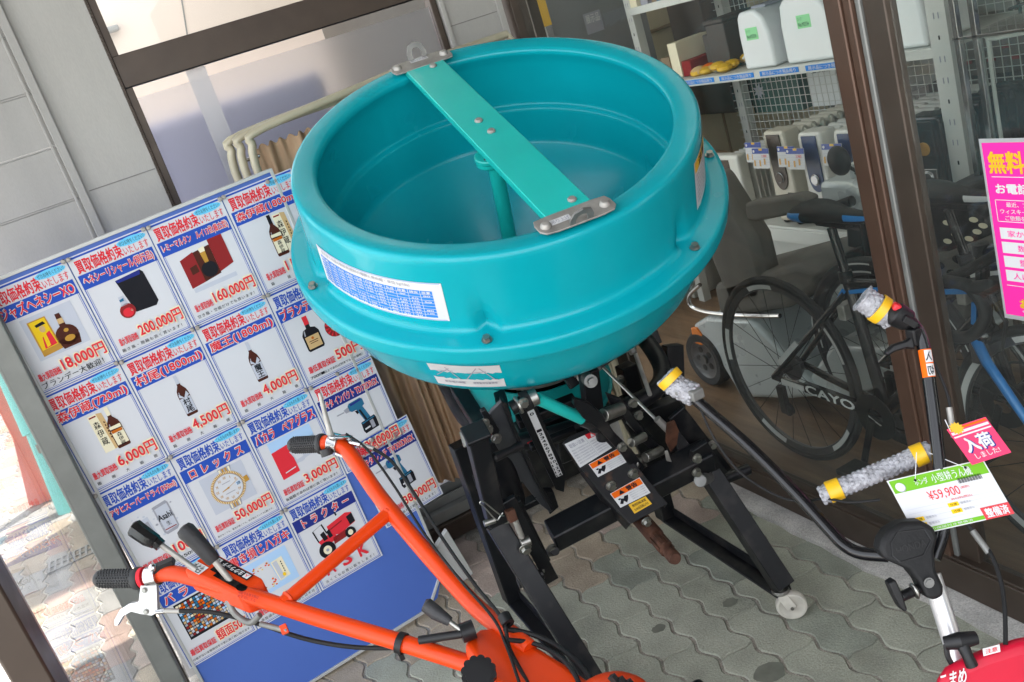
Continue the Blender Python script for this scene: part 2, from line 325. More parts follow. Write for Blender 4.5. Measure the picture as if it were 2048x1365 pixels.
# siding wall, left, standing a little forward
b = MB(); z = .02; cnt = 0
a0 = Vector((.012, YW + .00, 0)); dv = Vector((-cos(rad(7)), -sin(rad(7)), 0)); nn = Vector((dv.y, -dv.x, 0)) * -1
nn = Vector((sin(rad(7)), -cos(rad(7)), 0))
while z < 3:
    h = .155; p0 = a0 + Vector((0, 0, z)); p1 = p0 + dv * .335
    for (za, zb, o_) in ((0, .1475, 0), (.1478, .1488, -.002), (.1492, .1542, -.001)):
        q = [p0 + Vector((0, 0, za)) - nn * .03, p1 + Vector((0, 0, za)) - nn * .03, p1 + Vector((0, 0, zb)) - nn * .03, p0 + Vector((0, 0, zb)) - nn * .03]
        b.prism(q, nn * (.03 + o_), 'white_cladding')
    z += h
q = a0 + nn * .004; b.prism([q, q + dv * .022, q + dv * .022 + Vector((0, 0, 3)), q + Vector((0, 0, 3))], nn * .014, 'white_cladding')
b.prism([q + dv * .030, q + dv * .036, q + dv * .036 + Vector((0, 0, 3)), q + dv * .03 + Vector((0, 0, 3))], nn * .006, 'white_cladding')
tag(b.build('siding_wall', bevel=.0015), 'pale horizontal siding boards of the wall at the far left', 'wall')
# brown framed window
win = thing('shop_window', (.74, YW, 0), 'brown framed window with a clear upper light and a frosted lower pane', 'window')
b = MB(); b.box((.742, YW + .035, 1.861), (1.020, .055, .094), 'brown_alu'); b.box((.742, YW + .02, 1.815), (1.020, .03, .004), 'black_plastic')
b.build('transom', win, bevel=.003)
b = MB(); b.box((.242, YW + .035, 1.5), (.022, .05, 3.0), 'brown_alu'); b.box((1.243, YW + .035, 1.5), (.022, .05, 3.0), 'brown_alu'); b.build('side_frame', win, bevel=.002)
b = MB(); b.box((.742, YW + .02, .047), (1.04, .07, .090), 'brown_alu'); b.box((.742, YW - .015, .094), (1.04, .10, .012), 'brown_alu')
b.build('bottom_rail', win, bevel=.003)
b = MB(); b.box((.742, YW + .0, .122), (1.04, .10, .042), 'grey_alu'); b.box((.742, YW - .01, .16), (1.04, .012, .034), 'grey_alu'); b.box((.742, YW + .03, .175), (1.04, .012, .05), 'grey_alu'); b.build('sliding_track', win, bevel=.002)
glass('window_glass', (.97, .98, .97), 1.40, .0); MATS['window_glass']
b = MB(); b.box((.742, YW + .036, 2.45), (.978, .005, 1.08), 'window_glass'); b.build('upper_pane', win)
m = mat('frosted_film', (.86, .87, .90), .62, trans=.92, spec=.4); m.node_tree.nodes['Principled BSDF'].inputs['IOR'].default_value = 1.05
b = MB(); b.box((.742, YW + .034, .99), (.978, .004, 1.58), 'frosted_film'); b.build('frosted_pane', win)
mat('clear_tape', (.8, .8, .82), .3, trans=.6); b = MB(); b.prism([(.415, YW + .0312, 1.812), (.475, YW + .0312, 1.812), (.475, YW + .0312, 1.2), (.415, YW + .0312, 1.2)], (0, -.0008, 0), 'clear_tape'); b.build('tape_strip', win)
# what stands in the room behind
mat('cream_ceiling', (.66, .56, .48), .7, var=.03, vs_=2); mat('lavender', (.50, .51, .68), .5, var=.1, vs_=2); mat('room_white', (.82, .82, .82), .7)
b = MB(); b.prism([(.3, 5.6, 0), (1.55, 5.6, 0), (1.55, 5.6, 3.4), (.3, 5.6, 3.4)], (0, .08, 0), 'cream_ceiling')
for (xa, xb) in ((.78, 1.02),): b.prism([(xa, 5.598, 1.9), (xa + .008, 5.598, 1.9), (xb + .008, 5.598, 2.9), (xb, 5.598, 2.9)], (0, -.001, 0), 'seam')
tag(b.build('ceiling_stand_in', loc=(.7, 5.6, 0)), 'upright cream wall standing in for the ceiling seen through the upper window light', 'wall')  # upright wall in place of the ceiling, so daylight reaches it
b = MB(); b.box((.56, 3.80, .85), (.78, .3, 1.70), 'lavender'); tag(b.build('cabinet', bevel=.02), 'blurred lavender blue cabinet standing behind the frosted window', 'cabinet')
b = MB(); b.box((.43, 5.57, 2.22), (.16, .05, .03), 'seam'); tag(b.build('wall_lamp', bevel=.008), 'small dull grey lamp fitting on the cream ceiling stand-in behind the window', 'lamp')
# corner panel
b = MB(); b.box((1.365, YW + .05, 1.5), (.216, .1, 3.0), 'white_cladding')
for z in (1.70, .8): b.box((1.365, YW - .0006, z), (.21, .002, .003), 'seam')
b.box((1.462, YW - .006, 1.5), (.022, .012, 3.0), 'white_cladding'); b.box((1.262, YW - .006, 1.5), (.014, .012, 3.0), 'white_cladding')
tag(b.build('corner_panel', bevel=.002), 'narrow white wall panel in the corner beside the glass shop front', 'wall')
# ================================================================ glass shop front on the right
XG = 1.52
mat('outer_wall', (.27, .265, .255), .8, var=.06)
front = thing('glass_shopfront', (XG, 1.6, 0), 'tall glass shop front with brown metal posts and a dark sill along the right', 'shop front')
b = MB(); b.box((XG + .02, 1.3, .066), (.06, 3.7, .096), 'brown_alu'); b.box((XG + .012, 1.3, .116), (.034, 3.7, .012), 'brown_alu'); b.build('sill', front, bevel=.003)
b = MB(); b.box((XG + .012, 1.618, 1.56), (.05, .046, 2.88), 'brown_alu_light'); b.box((XG + .016, 1.584, 1.56), (.044, .022, 2.88), 'brown_alu_light'); b.box((XG + .02, 1.566, 1.56), (.03, .014, 2.88), 'grey_alu')
b.box((XG + .03, 1.531, 1.56), (.034, .058, 2.88), 'brown_alu'); b.build('post', front, bevel=.003)
b = MB(); b.box((XG + .02, 3.13, 1.56), (.06, .09, 2.88), 'brown_alu'); b.box((XG + .14, 3.24, 1.56), (.04, .05, 2.88), 'brown_alu'); b.build('corner_post', front, bevel=.003)
b = MB(); b.box((XG + .022, 2.37, 2.44), (.06, 1.44, .96), 'brown_alu'); b.box((XG + .022, .46, 2.44), (.06, 2.06, .96), 'brown_alu'); b.build('light_block_fascia', front, bevel=.004)  # unseen fascia added to screen the hopper from the roof panel's light
glass('front_glass', (.93, .95, .93), 1.35, .016, .8)
b = MB(); b.box((XG + .02, 2.37, 1.04), (.005, 1.45, 1.84), 'front_glass'); b.build('pane', front)
b = MB(); b.box((XG + .028, .46, 1.04), (.005, 2.08, 1.84), 'front_glass'); b.build('pane', front)
b = MB(); b.box((1.56, -3.3, 1.45), (.12, 5.4, 2.9), 'outer_wall'); tag(b.build('light_block_wall'), 'plain unseen wall added beyond the right edge of the view to block light', 'wall')  # unseen wall added to cut off light coming from the right
# left glass door seen almost edge on
door = thing('glass_door', (-.335, 2.0, 0), 'glass door at the left edge with grey and brown metal stiles', 'door')
b = MB(); b.box((-.322, 2.672, 1.2), (.058, .075, 2.4), 'grey_alu'); b.box((-.296, 2.700, 1.2), (.010, .03, 2.4), 'brown_alu'); b.build('stile', door, bevel=.004)  # thin brown strip paints the shadow edge between stile and board
b = MB(); b.box((-.345, 1.50, 1.2), (.05, .085, 2.4), 'brown_alu'); b.box((-.335, 1.548, 1.2), (.03, .012, 2.4), 'white_alloy'); b.build('stile', door, bevel=.004)
glass('door_glass', (.97, .98, .97), 1.5, .03, .65); b = MB(); b.box((-.345, 2.09, 1.22), (.005, 1.10, 2.36), 'door_glass'); b.build('pane', door)
b = MB(); b.box((-.345, 2.09, .03), (.04, 1.09, .05), 'grey_alu'); b.build('bottom_rail', door, bevel=.004)
# canopy and building mass above (throws the shade this place lies in)
mat('soffit', (.26, .255, .24), .8, var=.04)
m = mat('translucent_sheet', (.75, .75, .72), .6); n = m.node_tree; tl = n.nodes.new('ShaderNodeBsdfTranslucent'); tl.inputs[0].default_value = (.36, .36, .345, 1); n.links.new(tl.outputs[0], n.nodes['Material Output'].inputs[0])
roof = thing('canopy_roof', (2.6, 1.75, 2.88), 'pale flat roof and canopy over the entrance and the shop', 'roof')
b = MB(); b.box((.60, 1.165, 2.93), (1.92, 3.92, .1), 'soffit'); b.box((1.70, 3.8, 2.96), (.28, 4.8, .1), 'soffit'); b.box((4.42, 3.8, 2.96), (2.36, 4.8, .1), 'soffit'); b.box((3.58, -.8, 2.96), (4.04, 4.4, .1), 'soffit'); b.build('roof_slab', roof, bevel=.01)
b = MB(); b.box((2.54, 3.8, 2.96), (1.40, 4.8, .02), 'translucent_sheet'); b.build('added_light_panel', roof); b = MB(); b.box((.62, 3.85, 2.96), (1.84, 1.4, .02), 'translucent_sheet'); b.build('added_light_panel', roof)  # unseen translucent panels added to let light into shop and back room
b = MB(); b.box((5.6, 2.5, 2.6), (.2, 9, 5.2), 'outer_wall'); tag(b.build('shop_back_wall'), 'plain far wall of the shop behind the shelves', 'wall')
b = MB(); b.box((3.6, 6.1, 2.6), (4.0, .2, 5.2), 'outer_wall'); b.box((3.6, -3.05, 1.45), (4.0, .1, 2.9), 'outer_wall'); tag(b.build('shop_end_wall'), 'plain end wall of the shop beyond the basket shelf', 'wall')
# sunlit things beyond the glass door
mat('coral_sheet', (.75, .17, .12), .6, var=.1, vs_=4); mat('aqua_paint', (.16, .56, .52), .45, var=.08, vs_=7)
# ================================================================ sunlit things outside, left edge
b = MB(); p = [G(-60, 840), G(10, 1020), G(128, 1012), G(70, 960)]
c0 = G(95, 1015)
b.tube([PY(-20, 660, 5.6), PY(70, 860, 5.45), PY(143, 1040, 5.30)], .05, 'aqua_paint', 10); b.cyl(PY(-20, 660, 5.6), PY(70, 865, 5.45), .062, 'aqua_paint')
b.box(PY(84, 895, 5.38), (.05, .03, .05), 'zinc'); tag(b.build('aqua_post', bevel=.003), 'pale aqua painted metal post standing outside beyond the glass door', 'post')
b = MB(); b.prism([PY(x, y, 5.62) for x, y in ((-14, 715), (8, 768), (42, 830), (98, 928), (120, 1008), (58, 1012), (26, 880), (-14, 800))], (0, .03, 0), 'coral_sheet')
tag(b.build('coral_banner', bevel=.004), 'coral red banner sheet beside the aqua post outside', 'banner')
b = MB(); g0 = G(130, 1122, .003); mat('grate', (.16, .155, .15), .6, .4)
for k in range(8): b.box(g0 + Vector((.028 * k - .07, .0, .001)), (.010, .13, .006), 'grate')
for k in (-.08, 0, .08): b.box(g0 + Vector((.03, k * .75, .0)), (.22, .008, .005), 'grate')
tag(b.build('drain_grate'), 'small metal drain grate let into the pale pavers outside', 'grate')
# ================================================================ blue display board
mat('board_blue', '#4767b6', .55, var=.04, vs_=3, bump=.03, bs=150); mat('board_edge', (.50, .50, .49), .45, .25, var=.06)
BO = Vector((-.102, 2.692, 1.450)); BU = Vector((.998, .049, .034)).normalized(); BV = Vector((.035, -.012, -.999)); BV = (BV - BU * BV.dot(BU)).normalized(); BN = BU.cross(BV); BN = BN if BN.y < 0 else -BN
def BP(u, v, o=0.0): return BO + BU * u + BV * v + BN * o
board = thing('display_board', BP(.19, 1.44), 'blue display board with a pale metal edge covered in price posters', 'board')
U0, U1, V0, V1 = -.195, .578, -.010, 1.440
out = [(U0, V0), (U1, V0), (U1, V1 - .11), (U1 - .012, V1 - .07), (U1 - .05, V1 - .012), (U1 - .09, V1), (U0, V1)]
b = MB(); b.prism([BP(u, v, -.002) for u, v in out], -BN * .014, 'board_blue'); b.build('panel', board, bevel=.001)
b = MB()
def edge(p, q): b.bar(BP(*p, -.008), BP(*q, -.008), .024, .009, 'board_edge', BN)
edge((U0 - .004, V0 - .008), (U0 - .004, V1 + .004)); edge((U0, V0 - .004), (U1, V0 - .004)); edge((U1 + .004, V0 - .008), (U1 + .004, V1 - .10)); edge((U1 + .004, V1 - .10), (U1 - .09, V1 + .004)); edge((U1 - .09, V1 + .004), (U0, V1 + .004))
b.build('edge_trim', board, bevel=.001)
b = MB(); b.prism([BP(U1 - .03, V1 - .14, -.016), BP(U1 + .07, V1 - .20, -.016), BP(U1 + .095, V1 - .01, -.016), BP(U1 + .02, V1 + .0, -.016)], -BN * .02, 'board_edge'); b.build('foot_bracket', board, bevel=.002)
# ---------------------------------------------------------------- posters (millimetres on a 210 x 297 sheet)
W_, H_ = .2095, .2965
def bottle(b, F, u, v, w, h, body, lab=None, cap=None, tilt=0, sq=False):
    """upright bottle silhouette with shoulders, base centre u,v"""
    s = [(-.5, 0), (-.5, .52), (-.42, .62), (-.16, .74), (-.14, .97), (.14, .97), (.16, .74), (.42, .62), (.5, .52), (.5, 0), (.42, -.02), (-.42, -.02)] if not sq else [(-.42, 0), (-.5, .05), (-.5, .48), (-.36, .60), (-.13, .64), (-.13, .97), (.13, .97), (.13, .64), (.36, .60), (.5, .48), (.5, .05), (.42, 0)]
    T = lambda x, y: (u + x * w * cos(tilt) + y * h * sin(tilt), v - y * h * cos(tilt) + x * w * sin(tilt))
    b.flat(F[0], [T(*p) for p in s], body)
    if cap: b.flat(F[1], [T(-.15, .99), T(-.15, .78), T(.15, .78), T(.15, .99)], cap)
    if lab: b.flat(F[1], [T(-.44, .06), T(.46, .06), T(.46, .42), T(-.44, .42)], lab)
    b.flat(F[1], [T(-.38, .45), T(-.30, .45), T(-.26, .6), T(-.34, .58)], 'print_grey')
    return T
def ring(cx, cy, rx, ry, n=20, a0=0, a1=2 * pi): return [(cx + rx * cos(a0 + (a1 - a0) * k / n), cy + ry * sin(a0 + (a1 - a0) * k / n)) for k in range(n)]
def art(kind, b, F):
    R = lambda l, *a: b.rect(F[l], *a); Q = lambda l, p, m: b.flat(F[l], p, m)
    if kind == 'boxed_flask':
        R(0, 45, 100, 175, 215, 'print_lilac'); Q(1, [(58, 112), (104, 112), (108, 205), (58, 208)], 'print_gold'); Q(2, [(62, 115), (101, 115), (103, 190), (62, 192)], 'print_yellow'); Q(3, [(72, 125), (94, 122), (98, 130), (74, 132)], 'print_black'); Q(3, [(76, 160), (98, 150), (101, 188), (70, 190)], 'print_red'); Q(4, [(80, 150), (88, 148), (86, 186), (76, 188)], 'print_yellow'); Q(3, ring(85, 140, 7, 9), 'print_tan')
        Q(1, ring(132, 178, 28, 27), 'print_brown'); Q(1, [(104, 185), (160, 185), (154, 210), (110, 210)], 'print_brown'); Q(2, [(126, 118), (138, 118), (140, 155), (124, 155)], 'print_brown'); Q(3, [(125, 132), (139, 132), (139, 146), (125, 146)], 'print_tan'); Q(3, ring(134, 188, 13, 8), 'print_gold'); Q(3, ring(134, 166, 6, 5), 'print_gold')
    elif kind == 'black_box':
        Q(0, [(82, 100), (150, 96), (156, 104), (160, 190), (150, 200), (96, 196)], 'print_black'); Q(1, [(82, 100), (150, 96), (146, 108), (86, 108)], 'print_navy'); Q(2, ring(78, 184, 20, 20), 'print_maroon'); Q(2, [(70, 142), (84, 142), (86, 168), (68, 168)], 'print_lilac'); Q(3, ring(78, 188, 14, 12), 'print_red'); Q(3, [(70, 150), (82, 148), (80, 156), (70, 156)], 'print_teal'); Q(3, ring(88, 186, 3, 3), 'print_cream')
    elif kind == 'red_case':
        Q(0, [(40, 118), (80, 108), (80, 196), (40, 200)], 'print_maroon'); Q(0, [(80, 110), (128, 106), (128, 190), (80, 196)], 'print_brown'); Q(1, [(128, 92), (170, 92), (170, 176), (128, 186)], 'print_maroon'); Q(2, ring(104, 168, 22, 22), 'print_black'); Q(2, [(97, 118), (112, 116), (110, 148), (99, 148)], 'print_gold'); Q(3, [(96, 106), (114, 104), (112, 118), (98, 118)], 'print_cream'); Q(2, [(56, 146), (76, 142), (76, 164), (56, 166)], 'print_brown'); R(0, 42, 202, 165, 214, 'print_lilac')
    elif kind in ('bottle_box', 'bottle_box_wide'):
        o = 0 if kind == 'bottle_box' else -28
        Q(0, [(105 + o, 100), (128 + o, 100), (132 + o, 210), (105 + o, 210)], 'print_cream'); Q(0, [(128 + o, 100), (142 + o, 104), (146 + o, 208), (132 + o, 210)], 'print_tan'); Q(1, [(108 + o, 104), (126 + o, 104), (126 + o, 108), (108 + o, 108)], 'print_maroon')
        for k, c in enumerate('森伊蔵'): b.text(F[1], c, 110 + o, 120 + 24 * k, 126 + o, 141 + 24 * k, 'print_black', .02)
        for k in range(6): R(1, 136 + o, 128 + 9 * k, 139 + o, 133 + 9 * k, 'print_brown')
        t = bottle(b, F[1:], 95 if o == 0 else 128, 212, 34, 118, 'print_brown', 'print_cream', 'print_black' if o == 0 else 'print_cream'); u = 95 if o == 0 else 128
        Q(3, [(u - 15, 150), (u + 15, 150), (u + 15, 160), (u - 15, 158)], 'print_cream'); R(3, u - 14, 162, u + 14, 170, 'print_amber')
        for k, c in enumerate('森伊蔵'): b.text(F[3], c, u - 5, 171 + 13 * k, u + 7, 183 + 13 * k, 'print_black', .02)
    elif kind in ('sake_a', 'sake_b'):
        t = bottle(b, F, 108, 216, 31, 120, 'print_brown', None, 'print_lilac'); Q(1, [(93, 165), (123, 165), (123, 210), (93, 210)], 'print_paper' if 0 else 'print_lilac'); Q(2, [(96, 150), (108, 166), (100, 163), (94, 160)], 'print_lilac'); Q(2, [(118, 148), (106, 166), (116, 164), (122, 160)], 'print_lilac')
        for k, c in enumerate('村尾' if kind == 'sake_a' else '魔王'): b.text(F[2], c, 99, 167 + 21 * k, 118, 187 + 21 * k, 'print_black', .03)
    elif kind == 'square_bottle':
        bottle(b, F, 72, 205, 52, 108, 'print_black', None, None, 0, True); Q(1, [(65, 100), (80, 100), (80, 126), (65, 126)], 'print_red'); Q(2, [(51, 160), (93, 160), (93, 198), (51, 198)], 'print_tan'); Q(3, ring(72, 168, 4, 4), 'print_amber'); R(3, 58, 175, 86, 177, 'print_brown'); R(3, 60, 181, 84, 183, 'print_brown')
        Q(0, ring(145, 165, 30, 32), 'print_maroon'); Q(1, ring(145, 165, 13, 14), 'print_tan'); Q(2, ring(145, 165, 10, 11), 'print_maroon')
        for k in range(14): a = k * pi / 7; Q(1, [(145 + 16 * cos(a - .05), 165 + 17 * sin(a - .05)), (145 + 28 * cos(a - .09), 165 + 30 * sin(a - .09)), (145 + 28 * cos(a + .09), 165 + 30 * sin(a + .09)), (145 + 16 * cos(a + .05), 165 + 17 * sin(a + .05))], 'print_red')
    elif kind == 'beer_can':
        Q(0, [(112, 108), (152, 104), (156, 112), (156, 188), (148, 196), (118, 198), (112, 190)], 'print_grey'); Q(1, [(116, 116), (152, 113), (152, 186), (118, 190)], 'print_lilac'); b.text(F[2], 'Asahi', 114, 136, 152, 154, 'print_black', .03); b.text(F[2], '生', 128, 162, 140, 175, 'print_black', .02); R(2, 118, 182, 150, 185, 'print_maroon')
        for k in range(26): u, v = RND.uniform(45, 165), RND.uniform(105, 205); r = RND.uniform(1.5, 5); Q(0, ring(u, v, r, r * .8, 7), RND.choice(['print_lilac', 'print_grey', 'print_lilac']))
        Q(0, [(52, 128), (92, 124), (98, 200), (60, 206)], 'print_lilac'); Q(1, [(58, 140), (88, 137), (92, 190), (64, 196)], 'print_grey')
    elif kind == 'watch':
        R(0, 40, 100, 168, 216, 'print_lilac'); Q(1, [(96, 98), (136, 98), (130, 118), (100, 118)], 'print_grey'); Q(1, [(84, 196), (124, 196), (118, 222), (84, 222)], 'print_grey')
        for k in range(4): Q(2, [(98 + 9 * k, 100), (104 + 9 * k, 100), (103 + 9 * k, 116), (99 + 9 * k, 116)], 'print_gold' if k in (1, 2) else 'print_cream'); Q(2, [(88 + 8 * k, 200), (93 + 8 * k, 200), (92 + 8 * k, 220), (88 + 8 * k, 220)], 'print_gold' if k in (1, 2) else 'print_cream')
        Q(3, ring(104, 158, 49, 49, 40), 'print_gold')
        for k in range(60): a = k * pi / 30; Q(4, [(104 + 43 * cos(a), 158 + 43 * sin(a)), (104 + 48.5 * cos(a - .012), 158 + 48.5 * sin(a - .012)), (104 + 48.5 * cos(a + .03), 158 + 48.5 * sin(a + .03)), (104 + 43 * cos(a + .03), 158 + 43 * sin(a + .03))], 'print_cream')
        Q(5, ring(104, 158, 42, 42, 40), 'print_grey'); Q(6, ring(104, 158, 40, 40, 40), 'paper')
        for k, t in enumerate(['XII', 'I', 'II', 'III', 'IV', 'V', 'VI', 'VII', 'VIII', 'IX', 'X', 'XI']):
            if k == 3: continue
            a = k * pi / 6; u, v = 104 + 32 * sin(a), 158 - 32 * cos(a); b.text(F[7], t, u - 4, v - 4, u + 4, v + 4, 'print_gold', .02, True)
        R(7, 128, 153, 140, 163, 'print_sky'); b.text(F[8], '28', 129, 154, 139, 162, 'print_black', .02); Q(8, [(103, 159), (104, 157), (138, 146), (138, 147)], 'print_gold'); Q(8, [(104, 156), (104, 160), (84, 163), (84, 161)], 'print_gold'); Q(9, ring(104, 158, 3, 3, 10), 'print_gold'); Q(2, [(150, 150), (164, 148), (166, 166), (152, 168)], 'print_gold'); R(7, 92, 140, 116, 142, 'print_grey'); R(7, 90, 172, 118, 174, 'print_grey')
    elif kind == 'glasses':
        R(0, 38, 96, 172, 150, 'print_sky'); Q(0, [(38, 150), (172, 130), (172, 180), (38, 200)], 'print_lilac'); Q(1, [(38, 128), (120, 122), (120, 158), (92, 160), (92, 215), (38, 218)], 'print_red'); Q(2, [(52, 200), (86, 196), (86, 199), (52, 203)], 'paper'); Q(2, [(86, 148), (128, 146), (120, 182), (96, 184)], 'print_pink' if 0 else 'print_lilac'); Q(3, [(90, 152), (124, 150), (118, 178), (98, 180)], 'paper'); Q(2, [(134, 146), (166, 144), (160, 176), (140, 178)], 'print_sky'); Q(3, [(138, 150), (162, 148), (157, 172), (143, 174)], 'paper'); Q(2, ring(108, 188, 12, 4), 'print_lilac')
    elif kind in ('drill', 'wrench'):
        Q(0, [(90, 100), (128, 98), (134, 104), (134, 122), (122, 128), (90, 128), (84, 122), (84, 106)], 'print_teal'); Q(1, [(92, 103), (126, 101), (130, 106), (92, 110)], 'print_navy'); Q(1, [(68, 112), (84, 108), (84, 124), (72, 124)], 'print_grey'); Q(1, [(44, 116), (68, 116), (68, 120), (44, 120)], 'print_grey'); Q(0, [(104, 126), (126, 126), (136, 168), (116, 172)], 'print_teal'); Q(1, [(110, 132), (116, 132), (124, 168), (118, 170)], 'print_black'); Q(2, [(98, 130), (106, 130), (108, 140), (102, 142)], 'print_black')
        Q(0, [(102, 172), (148, 166), (152, 178), (150, 206), (104, 210), (100, 200)], 'print_black'); Q(1, [(128, 178), (140, 177), (140, 202), (128, 203)], 'print_grey'); Q(2, [(106, 194), (124, 192), (124, 197), (106, 199)], 'paper'); Q(2, [(104, 174), (146, 169), (146, 173), (104, 178)], 'print_teal')
    elif kind == 'postcards':
        R(0, 40, 100, 172, 214, 'print_sky'); Q(1, [(58, 120), (110, 116), (116, 196), (64, 204)], 'paper'); Q(1, [(114, 128), (150, 126), (152, 192), (118, 196)], 'print_cream'); Q(2, [(118, 132), (132, 131), (134, 190), (121, 192)], 'print_lilac')
        for k in range(26): u, v = RND.uniform(60, 112), RND.choice([RND.uniform(120, 136), RND.uniform(176, 200)]); Q(2, ring(u, v, RND.uniform(1.5, 4), RND.uniform(1.5, 3.5), 6), RND.choice(['print_red', 'print_orange', 'print_yellow', 'print_amber']))
        for k in range(5): R(2, 140, 138 + 8 * k, 143, 143 + 8 * k, 'print_black')
        Q(3, ring(136, 182, 5, 6), 'print_yellow')
    elif kind == 'tractor':
        Q(0, [(92, 118), (158, 106), (176, 114), (176, 148), (120, 160), (92, 150)], 'print_red'); Q(1, [(156, 120), (176, 116), (177, 146), (158, 150)], 'print_black'); Q(1, [(98, 130), (140, 122), (140, 126), (98, 134)], 'print_maroon'); Q(0, [(50, 150), (100, 140), (112, 168), (60, 176)], 'print_red'); Q(1, [(84, 132), (96, 128), (98, 154), (86, 156)], 'print_black'); Q(1, [(64, 130), (78, 126), (82, 154), (68, 156)], 'print_black')
        for p, q in (((48, 112), (52, 152)), ((48, 112), (80, 104)), ((80, 104), (84, 138))): d = 2; Q(1, [(p[0] - d, p[1]), (p[0] + d, p[1] - d), (q[0] + d, q[1] - d), (q[0] - d, q[1])], 'print_black')
        Q(2, ring(66, 186, 26, 27, 24), 'print_black'); Q(3, ring(66, 186, 13, 14, 18), 'print_cream'); Q(4, ring(66, 186, 5, 5, 10), 'print_grey'); Q(2, ring(150, 172, 17, 18, 20), 'print_black'); Q(3, ring(150, 172, 8, 9, 14), 'print_cream'); Q(0, [(96, 160), (140, 156), (140, 178), (92, 182)], 'print_maroon'); Q(1, [(128, 88), (133, 86), (134, 100), (129, 101)], 'print_black')
    elif kind == 'stamps':
        R(0, 40, 98, 172, 218, 'print_black')
        for i in range(15):
            for j in range(12):
                u, v = 44 + 8.4 * i, 104 + 9 * j; Q(1, [(u, v), (u + 7, v + RND.uniform(-2, 1)), (u + 7, v + 6.5), (u, v + 7)], RND.choice(['print_tan', 'print_amber', 'print_sky', 'print_teal', 'print_lilac', 'print_maroon', 'print_cream', 'print_orange', 'print_grey']))
def poster(c, r, title, price, foot, kind, label, blue=False, guar=None, band='print_blue', du=0.0, dv=0.0, rot=0.0, spaced=False, big=1.0):
    o = BP(-.2125 + .2125 * c + .0015 + du, .299 * r + .0012 + dv, .002)
    u_ = BU * cos(rot) + BV * sin(rot); v_ = BV * cos(rot) - BU * sin(rot)
    F = [(lambda k: (lambda u, v: o + u_ * (u * .001) + v_ * (v * .001) + BN * (.0010 + .00045 * k)))(k) for k in range(12)]
    b = MB(); b.prism([F[0](u, v) - BN * .0005 for u, v in ((0, 0), (209.5, 0), (209.5, 296.5), (0, 296.5))], BN * -.0007, 'paper')
    s = b.build('price_poster'); tag(s, label, 'poster', 'price posters on the blue board')
    hd = 'print_blue' if blue else 'print_red'
    b = MB()
    b.rect(F[0], 3, 3, 206, 8, 'print_blue')
    for (a, w) in ((5.5, 2), (10, .9)):
        b.rect(F[0], a, 53, a + w, 292, 'print_blue'); b.rect(F[0], 209.5 - a - w, 53, 209.5 - a, 292, 'print_blue')
    b.rect(F[0], 5.5, 291, 204, 293, 'print_blue'); b.rect(F[0], 10, 287.4, 199.5, 288.4, 'print_blue')
    b.rect(F[1], 5.5, 53, 204, 92, band); b.build('border', s)
    b = MB(); b.text(F[1], '買取価格約束いたします'[:6], 12, 14, 132, 49, hd, .035); b.text(F[1], 'いたします', 135, 28, 201, 49, hd, .02)
    b.flat(F[2], ring(164, 17, 39, 10.5, 26), 'print_cyan'); b.text(F[3], 'こんなものも買います！' if blue else 'ぜひお持ちください！', 131, 11.5, 198, 23, 'print_black', .015); b.build('heading', s)
    b = MB(); tt = title if not spaced else title
    if spaced:
        n = len(title); x0, x1 = 18, 192
        for k, ch in enumerate(title): a = x0 + (x1 - x0) * k / n; z = (x1 - x0) / n * .16; b.text(F[2], ch, a + z, 57, a + (x1 - x0) / n - z, 88, 'print_white', .075); b.text(F[3], ch, a + z + 1, 58.5, a + (x1 - x0) / n - z - 1, 86.5, 'print_red', .03)
    else:
        n = len(title); hh = 15.5 if n < 11 else (13 if n < 15 else 11)
        b.text(F[2], title, 12, 72.5 - hh - 1.2, 199, 72.5 + hh + 1.2, 'print_white', .07); b.text(F[3], title, 13.5, 72.5 - hh, 197.5, 72.5 + hh, 'print_red', .028)
    b.build('title', s)
    b = MB(); art(kind, b, F); b.build('picture', s)
    b = MB()
    if guar != 'ask':
        pw = {5: 92, 6: 104, 7: 112, 8: 118}.get(len(price), 84) * big
        b.text(F[10], guar or '最大買取価格', 22, 243, 198 - pw - 8, 263, 'print_red', .03)
        b.text(F[9], price, 198 - pw - 2, 226, 200, 264.5, 'print_cream', .075); b.text(F[10], price, 198 - pw, 228, 198, 262.5, 'print_red', .035)
    else:
        for k, ch in enumerate('ASK'): b.text(F[10], ch, 34 + 56 * k, 222, 62 + 56 * k, 260, 'print_red', .04)
    n = len(foot)
    for k, ch in enumerate(foot):
        w = 176 / n; sz = min(w * .9, 20 if foot.startswith('ブランデー大') else 9.5); x = 18 + w * k + (w - sz) / 2
        if ch not in '　 ': b.text(F[10], ch, x, 276 - sz / 2, x + sz, 276 + sz / 2, 'print_black', .02)
    b.build('price_text', s); return s
EN = '円'
poster(0, 0, 'ジャズヘネシーXO', '18,000円', 'ブランデー大歓迎！', 'boxed_flask', 'poster priced 18,000 yen showing a gold box beside a dark round flask')
poster(1, 0, 'ヘネシーリシャール(現行品)', '200,000円', '箱き瓶・冊箱も高く買います！', 'black_box', 'poster priced 200,000 yen showing a black box behind a red decanter')
poster(2, 0, 'レミーマルタン　ルイ13世(最古型)', '160,000円', '空き瓶・空箱だけでも買います！', 'red_case', 'poster priced 160,000 yen showing an opened red case')
poster(3, 0, '森伊蔵(1800ml)', '11,000円', '箱　最　大　冊', 'bottle_box', 'top right poster showing a tall bottle beside its wooden box, partly behind the hopper')
poster(0, 1, '森伊蔵(720ml)', '6,000円', '箱　冊　大　箱　冊', 'bottle_box_wide', 'poster priced 6,000 yen showing a bottle and open pale box')
poster(1, 1, '村尾(1800ml)', '4,500円', '箱　冊　大　箱　冊', 'sake_a', 'poster priced 4,500 yen showing one tall bottle')
